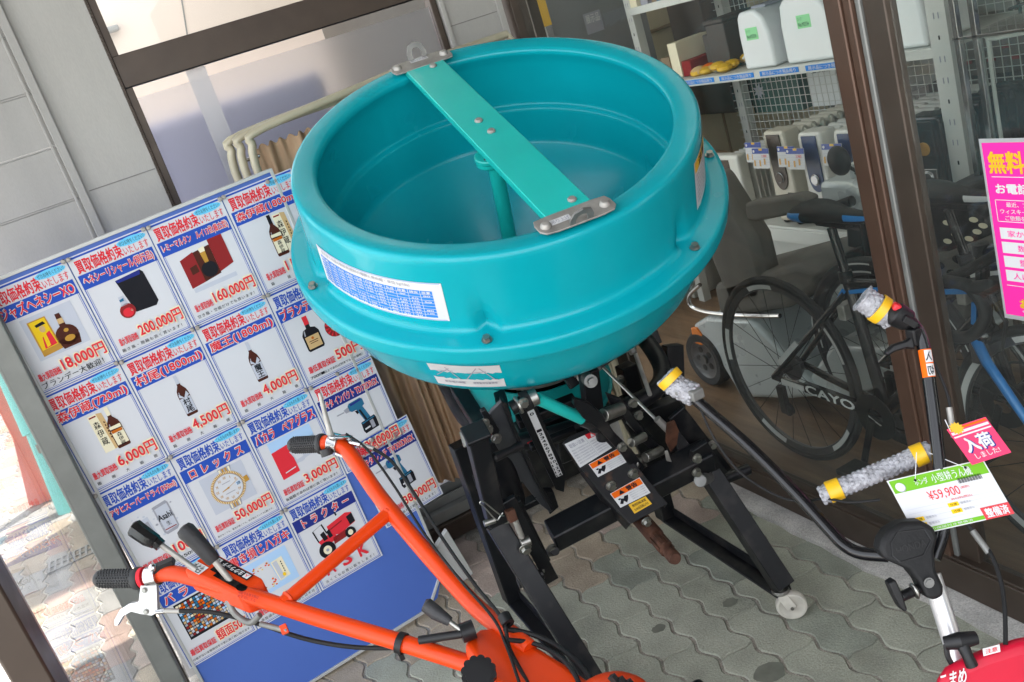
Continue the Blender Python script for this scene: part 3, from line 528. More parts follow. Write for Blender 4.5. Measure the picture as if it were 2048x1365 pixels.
poster(2, 1, '魔王(1800ml)', '4,000円', '箱　冊　大　箱　冊', 'sake_b', 'poster priced 4,000 yen showing one tall bottle')
poster(3, 1, 'ブランデー・洋酒', '500円', '700ml以上であれば何本でもこの価格！', 'square_bottle', 'poster priced 500 yen showing a squat black bottle with red cap', True, '最低買取保証')
poster(0, 2, 'アサヒスーパードライ(350ml)', '100円', '製造から3ヶ月以上は50円です。', 'beer_can', 'poster priced 100 yen showing a silver drink can', True, '最低買取保証')
poster(1, 2, 'ロレックス', '50,000円', '動かなくても、電池が無くても、針が取れていてもOKです。', 'watch', 'poster priced 50,000 yen showing a gold rimmed wristwatch', True, '最低買取保証', spaced=True)
poster(2, 2, 'バカラ　ペアグラス', '3,000円', '有箱箱であれば更に高く買います！', 'glasses', 'poster priced 3,000 yen showing drinking glasses by a red box', True, '最低買取保証')
poster(3, 2, 'マキタ インパクト TD172DRGX', '32,000円', '箱　最　大　冊　箱', 'drill', 'poster priced 32,000 yen showing a blue cordless driver', band='print_navy')
poster(0, 3, 'バラ切手', '額面50%', '付着がない未使用切手で更に高く買い取ります', 'stamps', 'poster at the bottom left of the board showing a heap of coloured stamps', True, '最低買取保証', spaced=True)
poster(1, 3, '書き損じハガキ', '10円', '未投函のみ・両面書き損じは不可', 'postcards', 'poster for spoiled postcards showing two decorated cards, crossed by the orange handlebar', True, '最低買取保証')
poster(2, 3, 'トラクター', '', '古くてもお買い取りします！', 'tractor', 'poster reading ASK with a small red tractor', True, 'ask', spaced=True, band='print_navy', dv=-.002)
poster(3, 3, 'マキタ レンチ TW300DRGX', '38,000円', '有箱箱であれば更に高くします！', 'wrench', 'poster priced 38,000 yen hanging past the lower right board edge', band='print_navy', du=.032, dv=-.075, rot=-.035)
# magnets at the poster corners
mat('magnet', (.33, .30, .27), .4, .3, var=.1)
b = MB(); b.lathe([(.0, .0075), (.004, .0075), (.0058, .006), (.0062, .003), (.0062, 0)], (0, 0, 0), BN, 'magnet', 16); mg = b.build('magnet', loc=(0, 0, 0))
tag(mg, 'small round grey magnet holding poster corners to the blue board', 'magnet', 'magnets on the board')
spots = []
for r in range(4):
    for c in range(4):
        if r == 3 and c == 3: continue
        for s in ((1,) if c == 0 else (-1, 1)): spots.append((-.2125 + .2125 * c + s * .0065, .299 * r - .002 + (.008 if r == 0 else .004)))
spots += [(.558, .012), (.52, .60), (.535, .835)]
for i, (u, v) in enumerate(spots):
    o = mg if i == 0 else copy_tree(mg); o.location = BP(u + RND.uniform(-.0015, .0015), v + RND.uniform(-.002, .002), .0068)
# ================================================================ folding screen with a tan curtain
mat('cream_tube', (.42, .38, .27), .35, var=.1, vs_=14, coat=.2); mat('tan_cloth', (.47, .31, .19), .85, var=.08, vs_=12, bump=.15, bs=200)
scr = thing('folding_screen', (.95, 2.93, 0), 'folding screen with cream tubular frames and a gathered tan curtain behind the board', 'screen')
for k, (dx, dy) in enumerate(((0, 0), (-.022, .045), (.028, -.035))):
    p = [Vector((.44 + dx, 2.90 + dy, .06)), Vector((.44 + dx, 2.90 + dy, 1.50)), Vector((.452 + dx, 2.90 + dy, 1.555)), Vector((.50 + dx, 2.90 + dy, 1.592)), Vector((1.0, 2.90 + dy, 1.60 + .012 * k)), Vector((1.36, 2.90 + dy, 1.60 + .012 * k)), Vector((1.40, 2.9 + dy, 1.55)), Vector((1.40, 2.9 + dy, .06))]
    b = MB(); b.tube(p[:2] + smooth(p[1:5], 5)[1:] + p[5:], .0125, 'cream_tube', 12); b.build('frame_tube', scr)
b = MB(); nx, nz = 260, 14; vs = []
for j in range(nz + 1):
    for i in range(nx + 1):
        q = i / nx; z = j / nz; amp = .010 + .012 * (1 - z)
        fold = sin(q * 150 + 2.5 * sin(q * 23)) * amp * .7 + sin(q * 61 + 1.3 + .8 * sin(z * 3)) * amp
        vs.append((.476 + .90 * q, 2.908 + fold, .30 + z * (1.545 - .30) + (.006 * sin(q * 190) if j == nz else 0)))
b.add(vs, [(j * (nx + 1) + i, j * (nx + 1) + i + 1, (j + 1) * (nx + 1) + i + 1, (j + 1) * (nx + 1) + i) for j in range(nz) for i in range(nx)], 'tan_cloth')
o = b.build('curtain', scr, ang=180); o.modifiers.new('thickness', 'SOLIDIFY').thickness = .002
b = MB()
for x in (.476, .92, 1.376): b.cyl((x - .02, 2.908, 1.52), (x + .02, 2.908, 1.52), .006, 'chrome')
b.build('curtain_rail', scr)
# ================================================================ teal hopper spreader on its wheeled stand, tipped forward
RC = Vector((.892, 2.117, 1.429)); AN = Vector((-.064, -.404, .913)).normalized(); AT = Vector((.988, -.156, 0)); AT = (AT - AN * AT.dot(AN)).normalized(); AF = AT.cross(AN)
if AF.y > 0: AF = -AF
def MP(t, n, a): return RC + AT * t + AN * n + AF * a
def RP(x, y, O, N): r = ray(x, y); return EYE + r * ((O - EYE).dot(N) / r.dot(N))
def PF(x, y, a): return RP(x, y, RC + AF * a, AF)
def PN(x, y, n): return RP(x, y, RC + AN * n, AN)
sp = thing('fertilizer_spreader', (.90, 2.1, 0), 'big teal hopper spreader tipped forward on a black wheeled stand', 'spreader')
# hopper shell: inside, rolled rim, outer wall, flange, cone
prof = [(.085, -.625), (.25, -.445), (.412, -.278), (.418, -.268), (.4205, -.256), (.4285, -.182), (.4295, -.174), (.4325, -.1695), (.4405, -.1675), (.4445, -.1655), (.4465, -.161), (.447, -.152), (.447, -.13), (.446, -.10), (.444, -.07), (.440, -.04), (.433, -.020), (.4265, -.010), (.4245, -.003), (.4252, .004), (.4285, .0085), (.436, .0115), (.455, .0150), (.474, .0160), (.4808, .0146), (.4852, .0112), (.4876, .005), (.4885, -.006)]
prof += [(.4885 + .0055 * k / 13, -.006 - .0118 * k) for k in range(1, 14)] + [(.4950, -.1655), (.4975, -.1715), (.5025, -.1752), (.510, -.1765), (.534, -.1785), (.5425, -.1800), (.5468, -.1835), (.5485, -.190), (.5490, -.215), (.5475, -.2245), (.542, -.2290), (.530, -.2310), (.512, -.2335), (.506, -.240), (.503, -.262), (.492, -.315), (.478, -.362), (.462, -.388), (.43, -.420), (.24, -.610), (.205, -.628)]
b = MB(); b.lathe(prof, RC, AN, 'teal_plastic', 176, ref=AT)
BOLTS = [116, 57, 172, 15, 232, 300]
K = 176
sgn = 1 if AN.cross(AT).dot(AF) > 0 else -1
for i, (r, h) in enumerate(prof):
    for k in range(K):
        ph = math.degrees(2 * pi * k / K) * sgn % 360; q = b.v[i * K + k]; ax = RC + AN * h; rd_ = (q - ax).normalized()
        if .486 < r < .512 and -.177 < h < -.06:        # pressed dents above the flange bolts
            for bo in BOLTS:
                dd = (ph - bo + 180) % 360 - 180; tt = max(0, min(1, (-h - .07) / .09)); b.v[i * K + k] = b.v[i * K + k] - rd_ * .027 * tt * math.exp(-(dd / (.5 + 1.3 * tt)) ** 2)
        if .43 < r < .448 and -.16 < h < -.03:
            for bo in (250, 268, 200, 320):
                dd = (ph - bo + 180) % 360 - 180; tt = max(0, min(1, (-h - .05) / .09)); b.v[i * K + k] = b.v[i * K + k] - rd_ * .005 * tt * math.exp(-(dd / 1.2) ** 2)
b.build('hopper', sp, ang=60, wn=True)
hop = [o for o in COL.objects if o.name.startswith('hopper')][0]
def WL(ph, d, off=.0012):
    r = .4885 + .0055 * (-d - .006) / .1534 + off; a = rad(ph); return RC + AN * d + (AT * cos(a) + AF * sin(a)) * r
def CN(ph, d, off=.0014):
    r = .503 + (.492 - .503) * (-d - .262) / .053 if d > -.315 else .492 + (.478 - .492) * (-d - .315) / .047
    a = rad(ph); return RC + AN * d + (AT * cos(a) + AF * sin(a)) * (r + off)
b = MB()
for ph in BOLTS:
    a = rad(ph); rd = AT * cos(a) + AF * sin(a); b = MB(); b.hexa(RC + AN * -.176 + rd * .524, AN, .0085, .011, 'zinc'); b.build('flange_bolt', sp)
# spreading-rate chart, curved on the wall
b = MB()
FL = [(lambda k: (lambda u, v: WL(167.5 - 42.5 * u, -.046 - .100 * v, .0012 + .0004 * k)))(k) for k in range(5)]
b.rect(FL[0], 0, 0, 1, 1, 'decal_white', 24)
for k in range(24): b.rect(FL[1], .012 + .976 * k / 24, .012, .012 + .976 * (k + 1) / 24, .022, 'label_blue'); b.rect(FL[1], .012 + .976 * k / 24, .975, .012 + .976 * (k + 1) / 24, .985, 'label_blue')
b.text(FL[2], '散布量と目盛の関係表(肥料の種類と散布幅・単位 kg/10a)', .06, .05, .80, .155, 'print_grey', .02)
cu = [.03, .145] + [.145 + .079 * k for k in range(1, 11)]; cv = [.21, .31] + [.31 + .0775 * k for k in range(1, 9)]
for i in range(len(cu) - 1):
    for j in range(len(cv) - 1):
        b.rect(FL[1], cu[i] + .002, cv[j] + .006, cu[i + 1] - .002, cv[j + 1] - .006, 'label_blue', 3)
        if j >= 1 and i >= 1 and (RND.random() < .8): s = RND.randint(1, 14) * 10; b.text(FL[3], str(s), cu[i] + .018, cv[j] + .020, cu[i + 1] - .018, cv[j + 1] - .020, 'decal_white', .03)
        elif i == 0 or j == 0: b.text(FL[3], RND.choice(['尿素', '化成', '硫安', '粒状', '石灰']), cu[i] + .012, cv[j] + .018, cu[i + 1] - .012, cv[j + 1] - .018, 'decal_white', .03)
b.build('rate_chart', sp)
# caution decals
b = MB(); 
FL = [(lambda k: (lambda u, v: WL(46.5 - 16.5 * u, -.022 - .122 * v, .0012 + .0004 * k)))(k) for k in range(3)]
b.rect(FL[0], 0, 0, 1, 1, 'decal_white', 8); b.rect(FL[1], .03, .02, .97, .24, 'yellow_tape', 6); b.text(FL[2], '注意', .25, .05, .75, .21, 'print_black', .04)
for k in range(7): b.text(FL[1], '回転中は手を入れない', .08, .30 + .09 * k, .92, .355 + .09 * k, 'print_grey', .02)
b.build('caution_decal', sp)
b = MB(); FL = [(lambda k: (lambda u, v: CN(134.5 - 19.5 * u, -.272 - .088 * v, .0014 + .0004 * k)))(k) for k in range(3)]
b.rect(FL[0], 0, 0, 1, 1, 'decal_white', 8)
for (p, q) in (((.08, .5), (.3, .15)), ((.25, .1), (.40, .62)), ((.08, .62), (.92, .62)), ((.5, .6), (.68, .1)), ((.72, .1), (.88, .6)), ((.1, .3), (.35, .25)), ((.55, .32), (.8, .25))):
    dx, dy = q[0] - p[0], q[1] - p[1]; l = math.hypot(dx, dy); ox, oy = -dy / l * .008, dx / l * .012; b.flat(FL[1], [(p[0] - ox, p[1] - oy), (q[0] - ox, q[1] - oy), (q[0] + ox, q[1] + oy), (p[0] + ox, p[1] + oy)], 'print_grey')
b.text(FL[1], '散布幅の調整', .15, .74, .45, .84, 'print_grey', .03); b.text(FL[1], '標準散布位置関係', .56, .74, .9, .84, 'print_grey', .03); b.build('diagram_decal', sp)
# cross bar with bolted steel ends and lifting hooks
b = MB(); wd = .052; z0 = .030
sec = [(-wd, -.02), (-wd, 0), (wd, 0), (wd, -.02), (wd - .004, -.02), (wd - .004, -.004), (-wd + .004, -.004), (-wd + .004, -.02)]
tl, tr = -.030, .012
def BR(x, h, a): return MP(x + tl + (tr - tl) * (a + .42) / .86, z0 + h, a)
b.prism([BR(x, h, -.425) for x, h in sec], BR(0, 0, .437) - BR(0, 0, -.425), 'teal_paint'); b.build('cross_bar', sp, bevel=.003)
b = MB()
for (x, a) in ((.016, -.385), (-.004, -.035), (.0, .03), (.020, .395)): b = MB(); b.lathe([(.0, .006), (.007, .0055), (.0095, .003), (.010, 0)], BR(x, .001, a), AN, 'bare_steel', 16); b.build('bar_bolt', sp)
for (ea, s) in ((-.442, -1), (.455, 1)):
    pl = [(-.085, -.02), (-.08, -.035), (-.05, -.038), (.05, -.038), (.08, -.035), (.085, -.02), (.085, .005), (.075, .018), (.05, .022), (-.05, .022), (-.075, .018), (-.085, .005)]
    b = MB(); b.prism([BR(x, -.001 + .002, ea + y * s) for x, y in pl], AN * -.004, 'bare_steel')
    for x in (-.066, .066): b.lathe([(.0, .010), (.008, .009), (.0115, .004), (.0125, 0)], BR(x, .001, ea - .006 * s), AN, 'bare_steel', 16)
    b.build('steel_bracket', sp, bevel=.001)
for (ea, s) in ((-.442, -1), (.455, 1)):
    b = MB(); c0 = BR(.0, .002, ea + .016 * s)
    pts = [(-.026, 0), (-.026, .018), (-.019, .036), (0, .044), (.019, .036), (.026, .018), (.026, 0)]; inn = [(.013, 0), (.013, .016), (.009, .025), (0, .029), (-.009, .025), (-.013, .016), (-.013, 0)]
    pp = [c0 + AT * x + (AN * .92 + AF * s * .4) * y for x, y in pts + inn]; n = 7
    for k in range(6): b.prism([pp[k], pp[k + 1], pp[13 - k - 1], pp[13 - k]], (AF * .92 - AN * .4 * s) * .005, 'cast_grey')
    b.build('lifting_hook', sp)
b = MB(); b.rect(lambda u, v: BR(-.026 + .05 * u, .0016, -.46 + .02 * v), 0, 0, 1, 1, 'decal_white'); b.text(lambda u, v: BR(-.026 + .05 * u, .0021, -.46 + .02 * v), '吊り上げ注意', .06, .2, .94, .8, 'print_grey', .02); b.build('bracket_decal', sp); b = MB()
b.rect(lambda u, v: BR(-.055 + .045 * u, .0016, .437 + .018 * v), 0, 0, 1, 1, 'decal_white'); b.text(lambda u, v: BR(-.055 + .045 * u, .0021, .437 + .018 * v), '吊り上げ', .06, .15, .94, .85, 'print_grey', .02); b.build('bracket_decal', sp)
# agitator in the hopper
b = MB(); b.lathe([(0, -.050), (.034, -.050), (.0365, -.053), (.0365, -.060), (.034, -.063), (.0345, -.066), (.0345, -.074), (.03, -.077), (0, -.077)], RC + AT * -.014 - AF * .012, AN, 'teal_paint', 28)
b.lathe([(.019, -.07), (.019, -.56), (.03, -.575), (.03, -.60), (0, -.60)], RC + AT * -.006, AN, 'teal_paint', 20); b.bar(MP(-.01, -.53, .02), MP(.11, -.44, .06), .03, .008, 'teal_paint', AF); b.bar(MP(0, -.55, 0), MP(-.16, -.48, -.02), .03, .008, 'teal_paint', AF); b.build('agitator', sp, bevel=.001)
b = MB()
for k in range(3): a = 2.2 + k * 2.1; b.lathe([(0, .002), (.005, .0015), (.006, 0)], MP(-.014 + .022 * cos(a), -.0495, -.012 + .022 * sin(a)), AN, 'rust', 10); b.build('agitator_screw', sp); b = MB()
# gearcase, drum, spinner
b = MB(); b.lathe([(0, -.62), (.20, -.625), (.212, -.63), (.212, -.648), (.20, -.654), (.12, -.658), (.11, -.70), (0, -.70)], RC, AN, 'cast_grey', 48)
for k in range(10): a = k * 2 * pi / 10 + .2; b.hexa(MP(.192 * cos(a), -.654, .192 * sin(a)), -AN, .008, .012, 'zinc')
b.build('base_plate', sp)
b = MB(); b.lathe([(.198, -.675), (.202, -.675), (.205, -.70), (.206, -.845), (.214, -.848), (.214, -.852), (.202, -.850), (.201, -.70), (.198, -.675)], RC, AN, 'teal_paint_dark', 56); b.lathe([(0, -.80), (.19, -.80), (.19, -.81), (0, -.81)], RC, AN, 'black_paint', 40)
b.build('spinner_guard', sp)
b = MB(); b.lathe([(0, -.69), (.075, -.69), (.085, -.72), (.085, -.80), (.06, -.95), (.0, -.96)], RC + AF * .05, AN, 'black_paint', 28); b.box(MP(.02, -.84, .20), (.16, .14, .12), 'black_paint', Matrix((AT, AF, AN)).transposed()); b.build('gearbox', sp, bevel=.008)
# black tube frame
lp = [MP(t, -.765, a) for t, a in ((-.255, -.30), (-.258, -.05), (-.252, .10), (-.20, .225), (-.05, .272), (.13, .280), (.235, .268), (.296, .215), (.318, .11), (.316, -.05), (.312, -.30))]
b = MB(); b.tube(smooth(lp, 6), .0255, 'black_paint', 16); b.build('tube_frame', sp)
b = MB()
for (x0, y0, a0, x1, y1, a1, w) in ((1300, 655, .26, 1135, 770, .30, .03), (1176, 738, .36, 1186, 815, .38, .045), (915, 775, .12, 975, 872, .36, .04), (1345, 690, .05, 1352, 900, .20, .055), (1322, 725, .10, 1372, 915, .34, .045), (1000, 790, .22, 1010, 830, .36, .03), (1310, 690, .0, 1290, 640, -.05, .04)):
    b.bar(PF(x0, y0, a0), PF(x1, y1, a1), w, w * .8, 'black_paint', AT)
b.prism([PF(x, y, .22) for x, y in ((1040, 868), (1132, 830), (1165, 945), (1085, 985))], AF * -.05, 'black_paint')
b.prism([PF(x, y, .25) for x, y in ((1245, 840), (1360, 800), (1395, 900), (1300, 945))], AF * -.03, 'black_paint')
b.bar(PF(1035, 845, .3), PF(1150, 800, .3), .03, .03, 'black_paint', AN); b.bar(PF(1060, 895, .30), PF(1150, 860, .30), .02, .02, 'black_paint', AN); b.build('frame_strut', sp, bevel=.003)
b = MB(); b.cyl(PF(933, 860, .33), PF(942, 892, .36), .019, 'cast_grey'); b.build('tube_stub', sp, bevel=.003)
b = MB()
for (x, y, a) in ((1158, 748, .33), (1262, 697, .28), (1192, 731, .30)): b = MB(); b.hexa(PF(x, y, a), AF - AN * .6, .0105, .016, 'zinc'); b.build('bolt', sp)
b = MB(); b.cyl(PF(1174, 757, .39), PF(1182, 763, .44), .016, 'cast_grey'); b.cyl(PF(1182, 763, .44), PF(1185, 765, .46), .009, 'cast_grey'); b.build('bolt', sp)
for (x, y, a) in ((968, 846, .47), (975, 858, .47), (992, 876, .47), (1046, 805, .47), (1240, 758, .1), (1265, 805, .42), (1276, 830, .40), (1423, 889, .49), (1393, 916, .545), (1392, 944, .545), (1243, 893, .50), (1265, 946, .60), (1221, 971, .60), (1103, 1096, .545), (1073, 1176, .56), (982, 981, .52), (1010, 1036, .52)): b = MB(); b.hexa(PF(x, y, a), AF + AN * .2, .0095, .013, 'zinc'); b.build('bolt', sp)
# lever, quadrant and scale
b = MB(); b.cyl(PF(1073, 797, .44), PF(1168, 840, .44), .0145, 'teal_paint'); b.build('lever_tube', sp)
b = MB(); b.tube(smooth([PF(1164, 838, .44), PF(1188, 848, .445), PF(1202, 858, .45), PF(1207, 876, .455)], 4), .0185, 'black_paint', 14); b.ball(PF(1190, 850, .445), .022, 'black_paint'); b.build('lever_elbow', sp); b = MB(); b.cyl(PF(1022, 818, .45), PF(1052, 801, .45), .017, 'black_paint'); b.cyl(PF(1044, 806, .45), PF(1060, 798, .45), .024, 'black_rubber'); b.build('lever_knob', sp, bevel=.002)
b = MB(); b.cyl(PF(1056, 800, .45), PF(1074, 792, .45), .0205, 'zinc'); b.cyl(PF(1034, 812, .46), PF(1040, 809, .46), .0215, 'zinc'); b.build('lever_collar', sp, bevel=.002)
b = MB(); qd = [(985, 822), (1003, 803), (1014, 810), (1031, 858), (1055, 915), (1083, 975), (1109, 1018), (1101, 1026), (1083, 1012), (1050, 972), (1012, 925), (988, 885), (968, 848)]
b.prism([PF(x, y, .46) for x, y in qd], AF * -.010, 'quadrant_steel'); b.prism([PF(x, y, .478) for x, y in ((1003, 803), (1014, 808), (1032, 858), (1056, 914), (1084, 974), (1110, 1018), (1103, 1023), (1076, 975), (1047, 914), (1024, 858))], AF * -.02, 'black_paint'); b.build('quadrant_plate', sp, bevel=.002)
b = MB(); b.prism([PF(x, y, .40) for x, y in ((1036, 822), (1072, 810), (1132, 945), (1128, 985), (1112, 980))], AF * -.006, 'black_paint'); b.build('scale_plate', sp, bevel=.001)
S0, S1, S2 = PF(1054, 824, .405), PF(1067, 818, .405), PF(1113, 955, .405)
SU, SV = S1 - S0, S2 - S0
b = MB(); fm = lambda k: (lambda u, v: S0 + SU * u + SV * v + AF * (.001 + .0006 * k)); b.rect(fm(0), 0, 0, 1, 1, 'decal_white')
for k in range(15): v = .03 + .92 * (k / 14 if k else 0) if k == 0 else .27 + .69 * (k - 1) / 13; b.text(fm(1), str(k), .2 if k < 10 else .1, v, .75 if k < 10 else .9, v + .034, 'print_black', .03)
b.build('scale_strip', sp)
b = MB(); O_ = PF(1060, 880, .29); fm = lambda u, v: PF(1055 + 16 * u, 882 - 8 * u + 10 * v, .286); b.flat(fm, [(0, .35), (.6, .35), (.6, 0), (1, .5), (.6, 1), (.6, .65), (0, .65)], 'print_red'); b.build('arrow_decal', sp)
b = MB(); b.tube([PF(986, 918, .52), PF(990, 915, .52), PF(1020, 902, .51), PF(1042, 892, .50)], [.006, .0115, .009, .011], 'black_plastic', 12); b.build('crank_grip', sp)
# left hitch post, pins
b = MB(); b.bar(PF(952, 872, .50), PF(992, 1040, .53), .046, .046, 'black_paint', AT); b.box(PF(951, 866, .50), (.056, .056, .012), 'black_paint', Matrix((AT, AF, AN)).transposed()); b.build('hitch_post', sp, bevel=.003)
b = MB(); b.tube([PF(985, 872, .42), PF(1000, 930, .44), PF(1022, 1000, .46), PF(1026, 1012, .46)], [.030, .036, .036, .03], 'black_paint', 18); b.prism([PF(x, y, .47) for x, y in ((962, 825), (972, 820), (1000, 862), (996, 872), (985, 872))], AF * -.012, 'black_paint'); b.build('side_strut', sp, bevel=.002)
b = MB(); wp = [(1006, 1026), (1000, 1034), (992, 1040), (968, 1014), (960, 1008), (963, 1003), (970, 1006), (1000, 1030), (1008, 1032)]; b.tube(smooth([PF(x, y, .57) for x, y in wp], 4), .0016, 'steel_wire', 6); b.cyl(PF(968, 1048, .55), PF(990, 1040, .55), .008, 'zinc'); b.build('lynch_pin', sp)
b = MB(); b.bar(PF(1016, 998, .54), PF(1104, 1160, .58), .034, .014, 'black_paint', AT); b.bar(PF(1032, 1000, .52), PF(1092, 1120, .54), .02, .02, 'black_paint', AT); b.cyl(PF(1036, 1168, .585), PF(1086, 1147, .585), .0135, 'black_paint'); b.build('link_arm', sp, bevel=.002)
b = MB()
for (x, y) in ((1052, 1084), (1078, 1140)): b = MB(); b.cyl(PF(x - 10, y + 4, .57), PF(x + 8, y - 4, .57), .0125, 'zinc'); b.hexa(PF(x - 2, y + 12, .58), AF, .012, .014, 'zinc'); b.build('link_pin', sp, bevel=.001)
b = MB(); b.cyl(PF(1030, 1040, .56), PF(1044, 1075, .57), .007, 'bare_steel'); b.build('link_spring', sp); b = MB(); b.box(PF(1022, 1030, .56), (.02, .02, .03), 'rust'); b.build('link_block', sp, bevel=.001)
b = MB(); b.bar(PF(1102, 1073, .5), PF(1418, 908, .5), .066, .066, 'black_paint', AN); b.build('cross_tube', sp, bevel=.005)
b = MB(); b.cyl(PF(1098, 1105, .47), PF(1110, 1102, .56), .012, 'black_rubber'); b.bar(PF(1045, 1012, .44), PF(1090, 990, .44), .022, .022, 'black_paint', AN); b.prism([PF(x, y, .43) for x, y in ((1088, 985), (1108, 985), (1118, 1015), (1100, 1030))], AF * -.02, 'black_paint'); b.build('lower_bracket', sp, bevel=.002)
# top link plates with pins
b = MB()
for poly, a in (([(1148, 800), (1176, 806), (1208, 832), (1230, 868), (1267, 905), (1290, 935), (1283, 946), (1262, 933), (1237, 903), (1200, 862), (1166, 837), (1148, 812)], .48), ([(1214, 790), (1246, 802), (1282, 853), (1326, 900), (1340, 923), (1323, 918), (1288, 888), (1249, 838), (1222, 812)], .44)): b.prism([PF(x, y, a) for x, y in poly], AF * -.014, 'black_paint')
b.prism([PF(x, y, .40) for x, y in ((1262, 830), (1290, 868), (1285, 880), (1255, 850))], AF * -.01, 'cast_grey'); b.build('link_plate', sp, bevel=.002)
b = MB()
for (x0, y0, x1, y1, r) in ((1207, 831, 1243, 817, .0165), (1262, 886, 1288, 873, .0125), (1290, 916, 1322, 901, .0135), (1262, 928, 1276, 924, .020)): b = MB(); b.cyl(PF(x0, y0, .47), PF(x1, y1, .45), r, 'zinc'); b.build('link_pin', sp, bevel=.001)
b = MB(); b.cyl(PF(1206, 735, .20), PF(1318, 845, .40), .0045, 'steel_wire'); b.cyl(PF(1314, 838, .40), PF(1338, 862, .42), .010, 'bare_steel'); b.cyl(PF(1270, 705, .18), PF(1300, 790, .34), .006, 'bare_steel'); b.build('control_rod', sp)
b = MB(); b.prism([PF(x, y, .47) for x, y in ((1335, 848), (1350, 843), (1358, 862), (1354, 890), (1342, 905), (1332, 885))], AF * -.006, 'rust'); b.prism([PF(x, y, .50) for x, y in ((1330, 905), (1336, 903), (1344, 925), (1334, 923))], AF * -.005, 'bare_steel'); b.build('control_lever', sp, bevel=.001)
b = MB(); b.bar(PF(1352, 825, .42), PF(1452, 952, .47), .05, .012, 'black_paint', AT); b.prism([PF(x, y, .52) for x, y in ((1385, 905), (1415, 885), (1455, 945), (1430, 975), (1398, 972), (1380, 945))], AF * -.014, 'black_paint'); b.cyl(PF(1440, 962, .5), PF(1498, 938, .5), .016, 'black_paint'); b.cyl(PF(1400, 962, .56), PF(1416, 955, .52), .017, 'cast_grey'); b.build('side_plate', sp, bevel=.002)
# PTO cover with decals
CO, C1, C2 = PF(1127, 882, .37), PF(1212, 846, .37), PF(1262, 1049, .60)
CNm = (C1 - CO).cross(C2 - CO).normalized()
if CNm.dot(EYE - CO) < 0: CNm = -CNm
def CV(x, y, o=0): return RP(x, y, CO + CNm * o, CNm)
b = MB(); b.prism([CV(x, y) for x, y in ((1127, 884), (1140, 872), (1200, 848), (1214, 850), (1262, 918), (1336, 1008), (1262, 1048), (1206, 990), (1165, 940))], CNm * -.004, 'black_paint_worn')
for q in (((1127, 884), (1165, 940), (1206, 990), (1262, 1048)), ((1214, 850), (1262, 918), (1336, 1008))):
    for i in range(len(q) - 1):
        e = .028 if q[0][0] == 1214 else (.015 + .022 * i)
        p0, p1 = CV(*q[i], -.003), CV(*q[i + 1], -.003); b.prism([p0, p1, p1 - CNm * (e + .012), p0 - CNm * e], (p1 - p0).cross(CNm).normalized() * .003, 'black_paint_worn')
b.build('shaft_cover', sp, bevel=.0015)
def quadmap(P4, o):
    def f(u, v):
        x = (P4[0][0] * (1 - u) + P4[1][0] * u) * (1 - v) + (P4[3][0] * (1 - u) + P4[2][0] * u) * v; y = (P4[0][1] * (1 - u) + P4[1][1] * u) * (1 - v) + (P4[3][1] * (1 - u) + P4[2][1] * u) * v; return CV(x, y, o)
    return f
b = MB(); q = [(1129, 889), (1190, 861), (1224, 896), (1160, 936)]; m0, m1, m2 = [quadmap(q, .0008 + .0006 * k) for k in range(3)]
b.rect(m0, 0, 0, 1, 1, 'decal_white'); b.rect(m1, .66, .0, 1, .22, 'hi_red'); b.flat(m2, [(.83, .04), (.77, .19), (.89, .19)], 'decal_white'); b.text(m1, '取扱い注意', .08, .08, .55, .24, 'print_grey', .03)
for k in range(6): b.text(m1, '運転前に必ず取扱説明書を読む事', .06, .32 + .105 * k, .58, .38 + .105 * k, 'print_grey', .02); b.text(m1, '点検整備の時は止', .64, .32 + .105 * k, .96, .38 + .105 * k, 'print_grey', .02)
b.rect(m1, .60, .05, .608, .95, 'print_grey'); b.build('handling_decal', sp)
for q in ([(1177, 929), (1235, 898), (1253, 925), (1196, 955)], [(1220, 988), (1279, 955), (1301, 986), (1241, 1016)]):
    b = MB(); m0, m1, m2 = [quadmap(q, .0008 + .0006 * k) for k in range(3)]; b.rect(m0, 0, 0, 1, 1, 'decal_white'); b.rect(m1, .02, .03, .98, .38, 'print_orange'); b.text(m2, '警告', .48, .08, .82, .33, 'print_black', .05); b.flat(m2, [(.30, .07), (.21, .33), (.39, .33)], 'print_black')
    for k in range(4): b.text(m1, '回転中のシャフトに触れ', .46, .46 + .125 * k, .96, .53 + .125 * k, 'print_grey', .02)
    for p in ([(.06, .8), (.18, .55), (.26, .62), (.14, .88)], [(.2, .7), (.3, .5), (.42, .52), (.36, .72), (.26, .9)], [(.08, .52), (.15, .48), (.19, .56), (.12, .6)]): b.flat(m1, p, 'print_black')
    b.build('warning_decal', sp)
b = MB(); m0, m1 = [quadmap([(1257, 1010), (1291, 993), (1304, 1008), (1269, 1028)], .0008 + .0006 * k) for k in range(2)]; b.rect(m0, 0, 0, 1, 1, 'yellow_tape'); b.text(m1, '使用回転速度', .12, .14, .9, .42, 'print_black', .02); b.text(m1, '540回転/分', .12, .56, .9, .86, 'print_black', .02); b.build('speed_decal', sp)
b = MB(); s0, s1 = PF(1284, 1042, .55), PF(1351, 1119, .78); dv = (s1 - s0); ln = dv.length
b.lathe([(.0, -.05), (.0225, -.05), (.0225, ln * .42), (.019, ln * .47), (.0165, ln * .49), (.0165, ln * .76), (.0135, ln * .78), (.0135, ln * .85), (.0165, ln * .87), (.0165, ln * .96), (.013, ln), (0, ln)], s0, dv, 'rust', 24)
for k in range(6): a = k * pi / 3; x = dv.orthogonal().normalized(); y = dv.normalized().cross(x); p = s0 + dv * .48 + (x * cos(a) + y * sin(a)) * .0165; b.bar(p, p + dv * .28, .0085, .006, 'rust', (x * -sin(a) + y * cos(a)))
b.build('drive_shaft', sp)
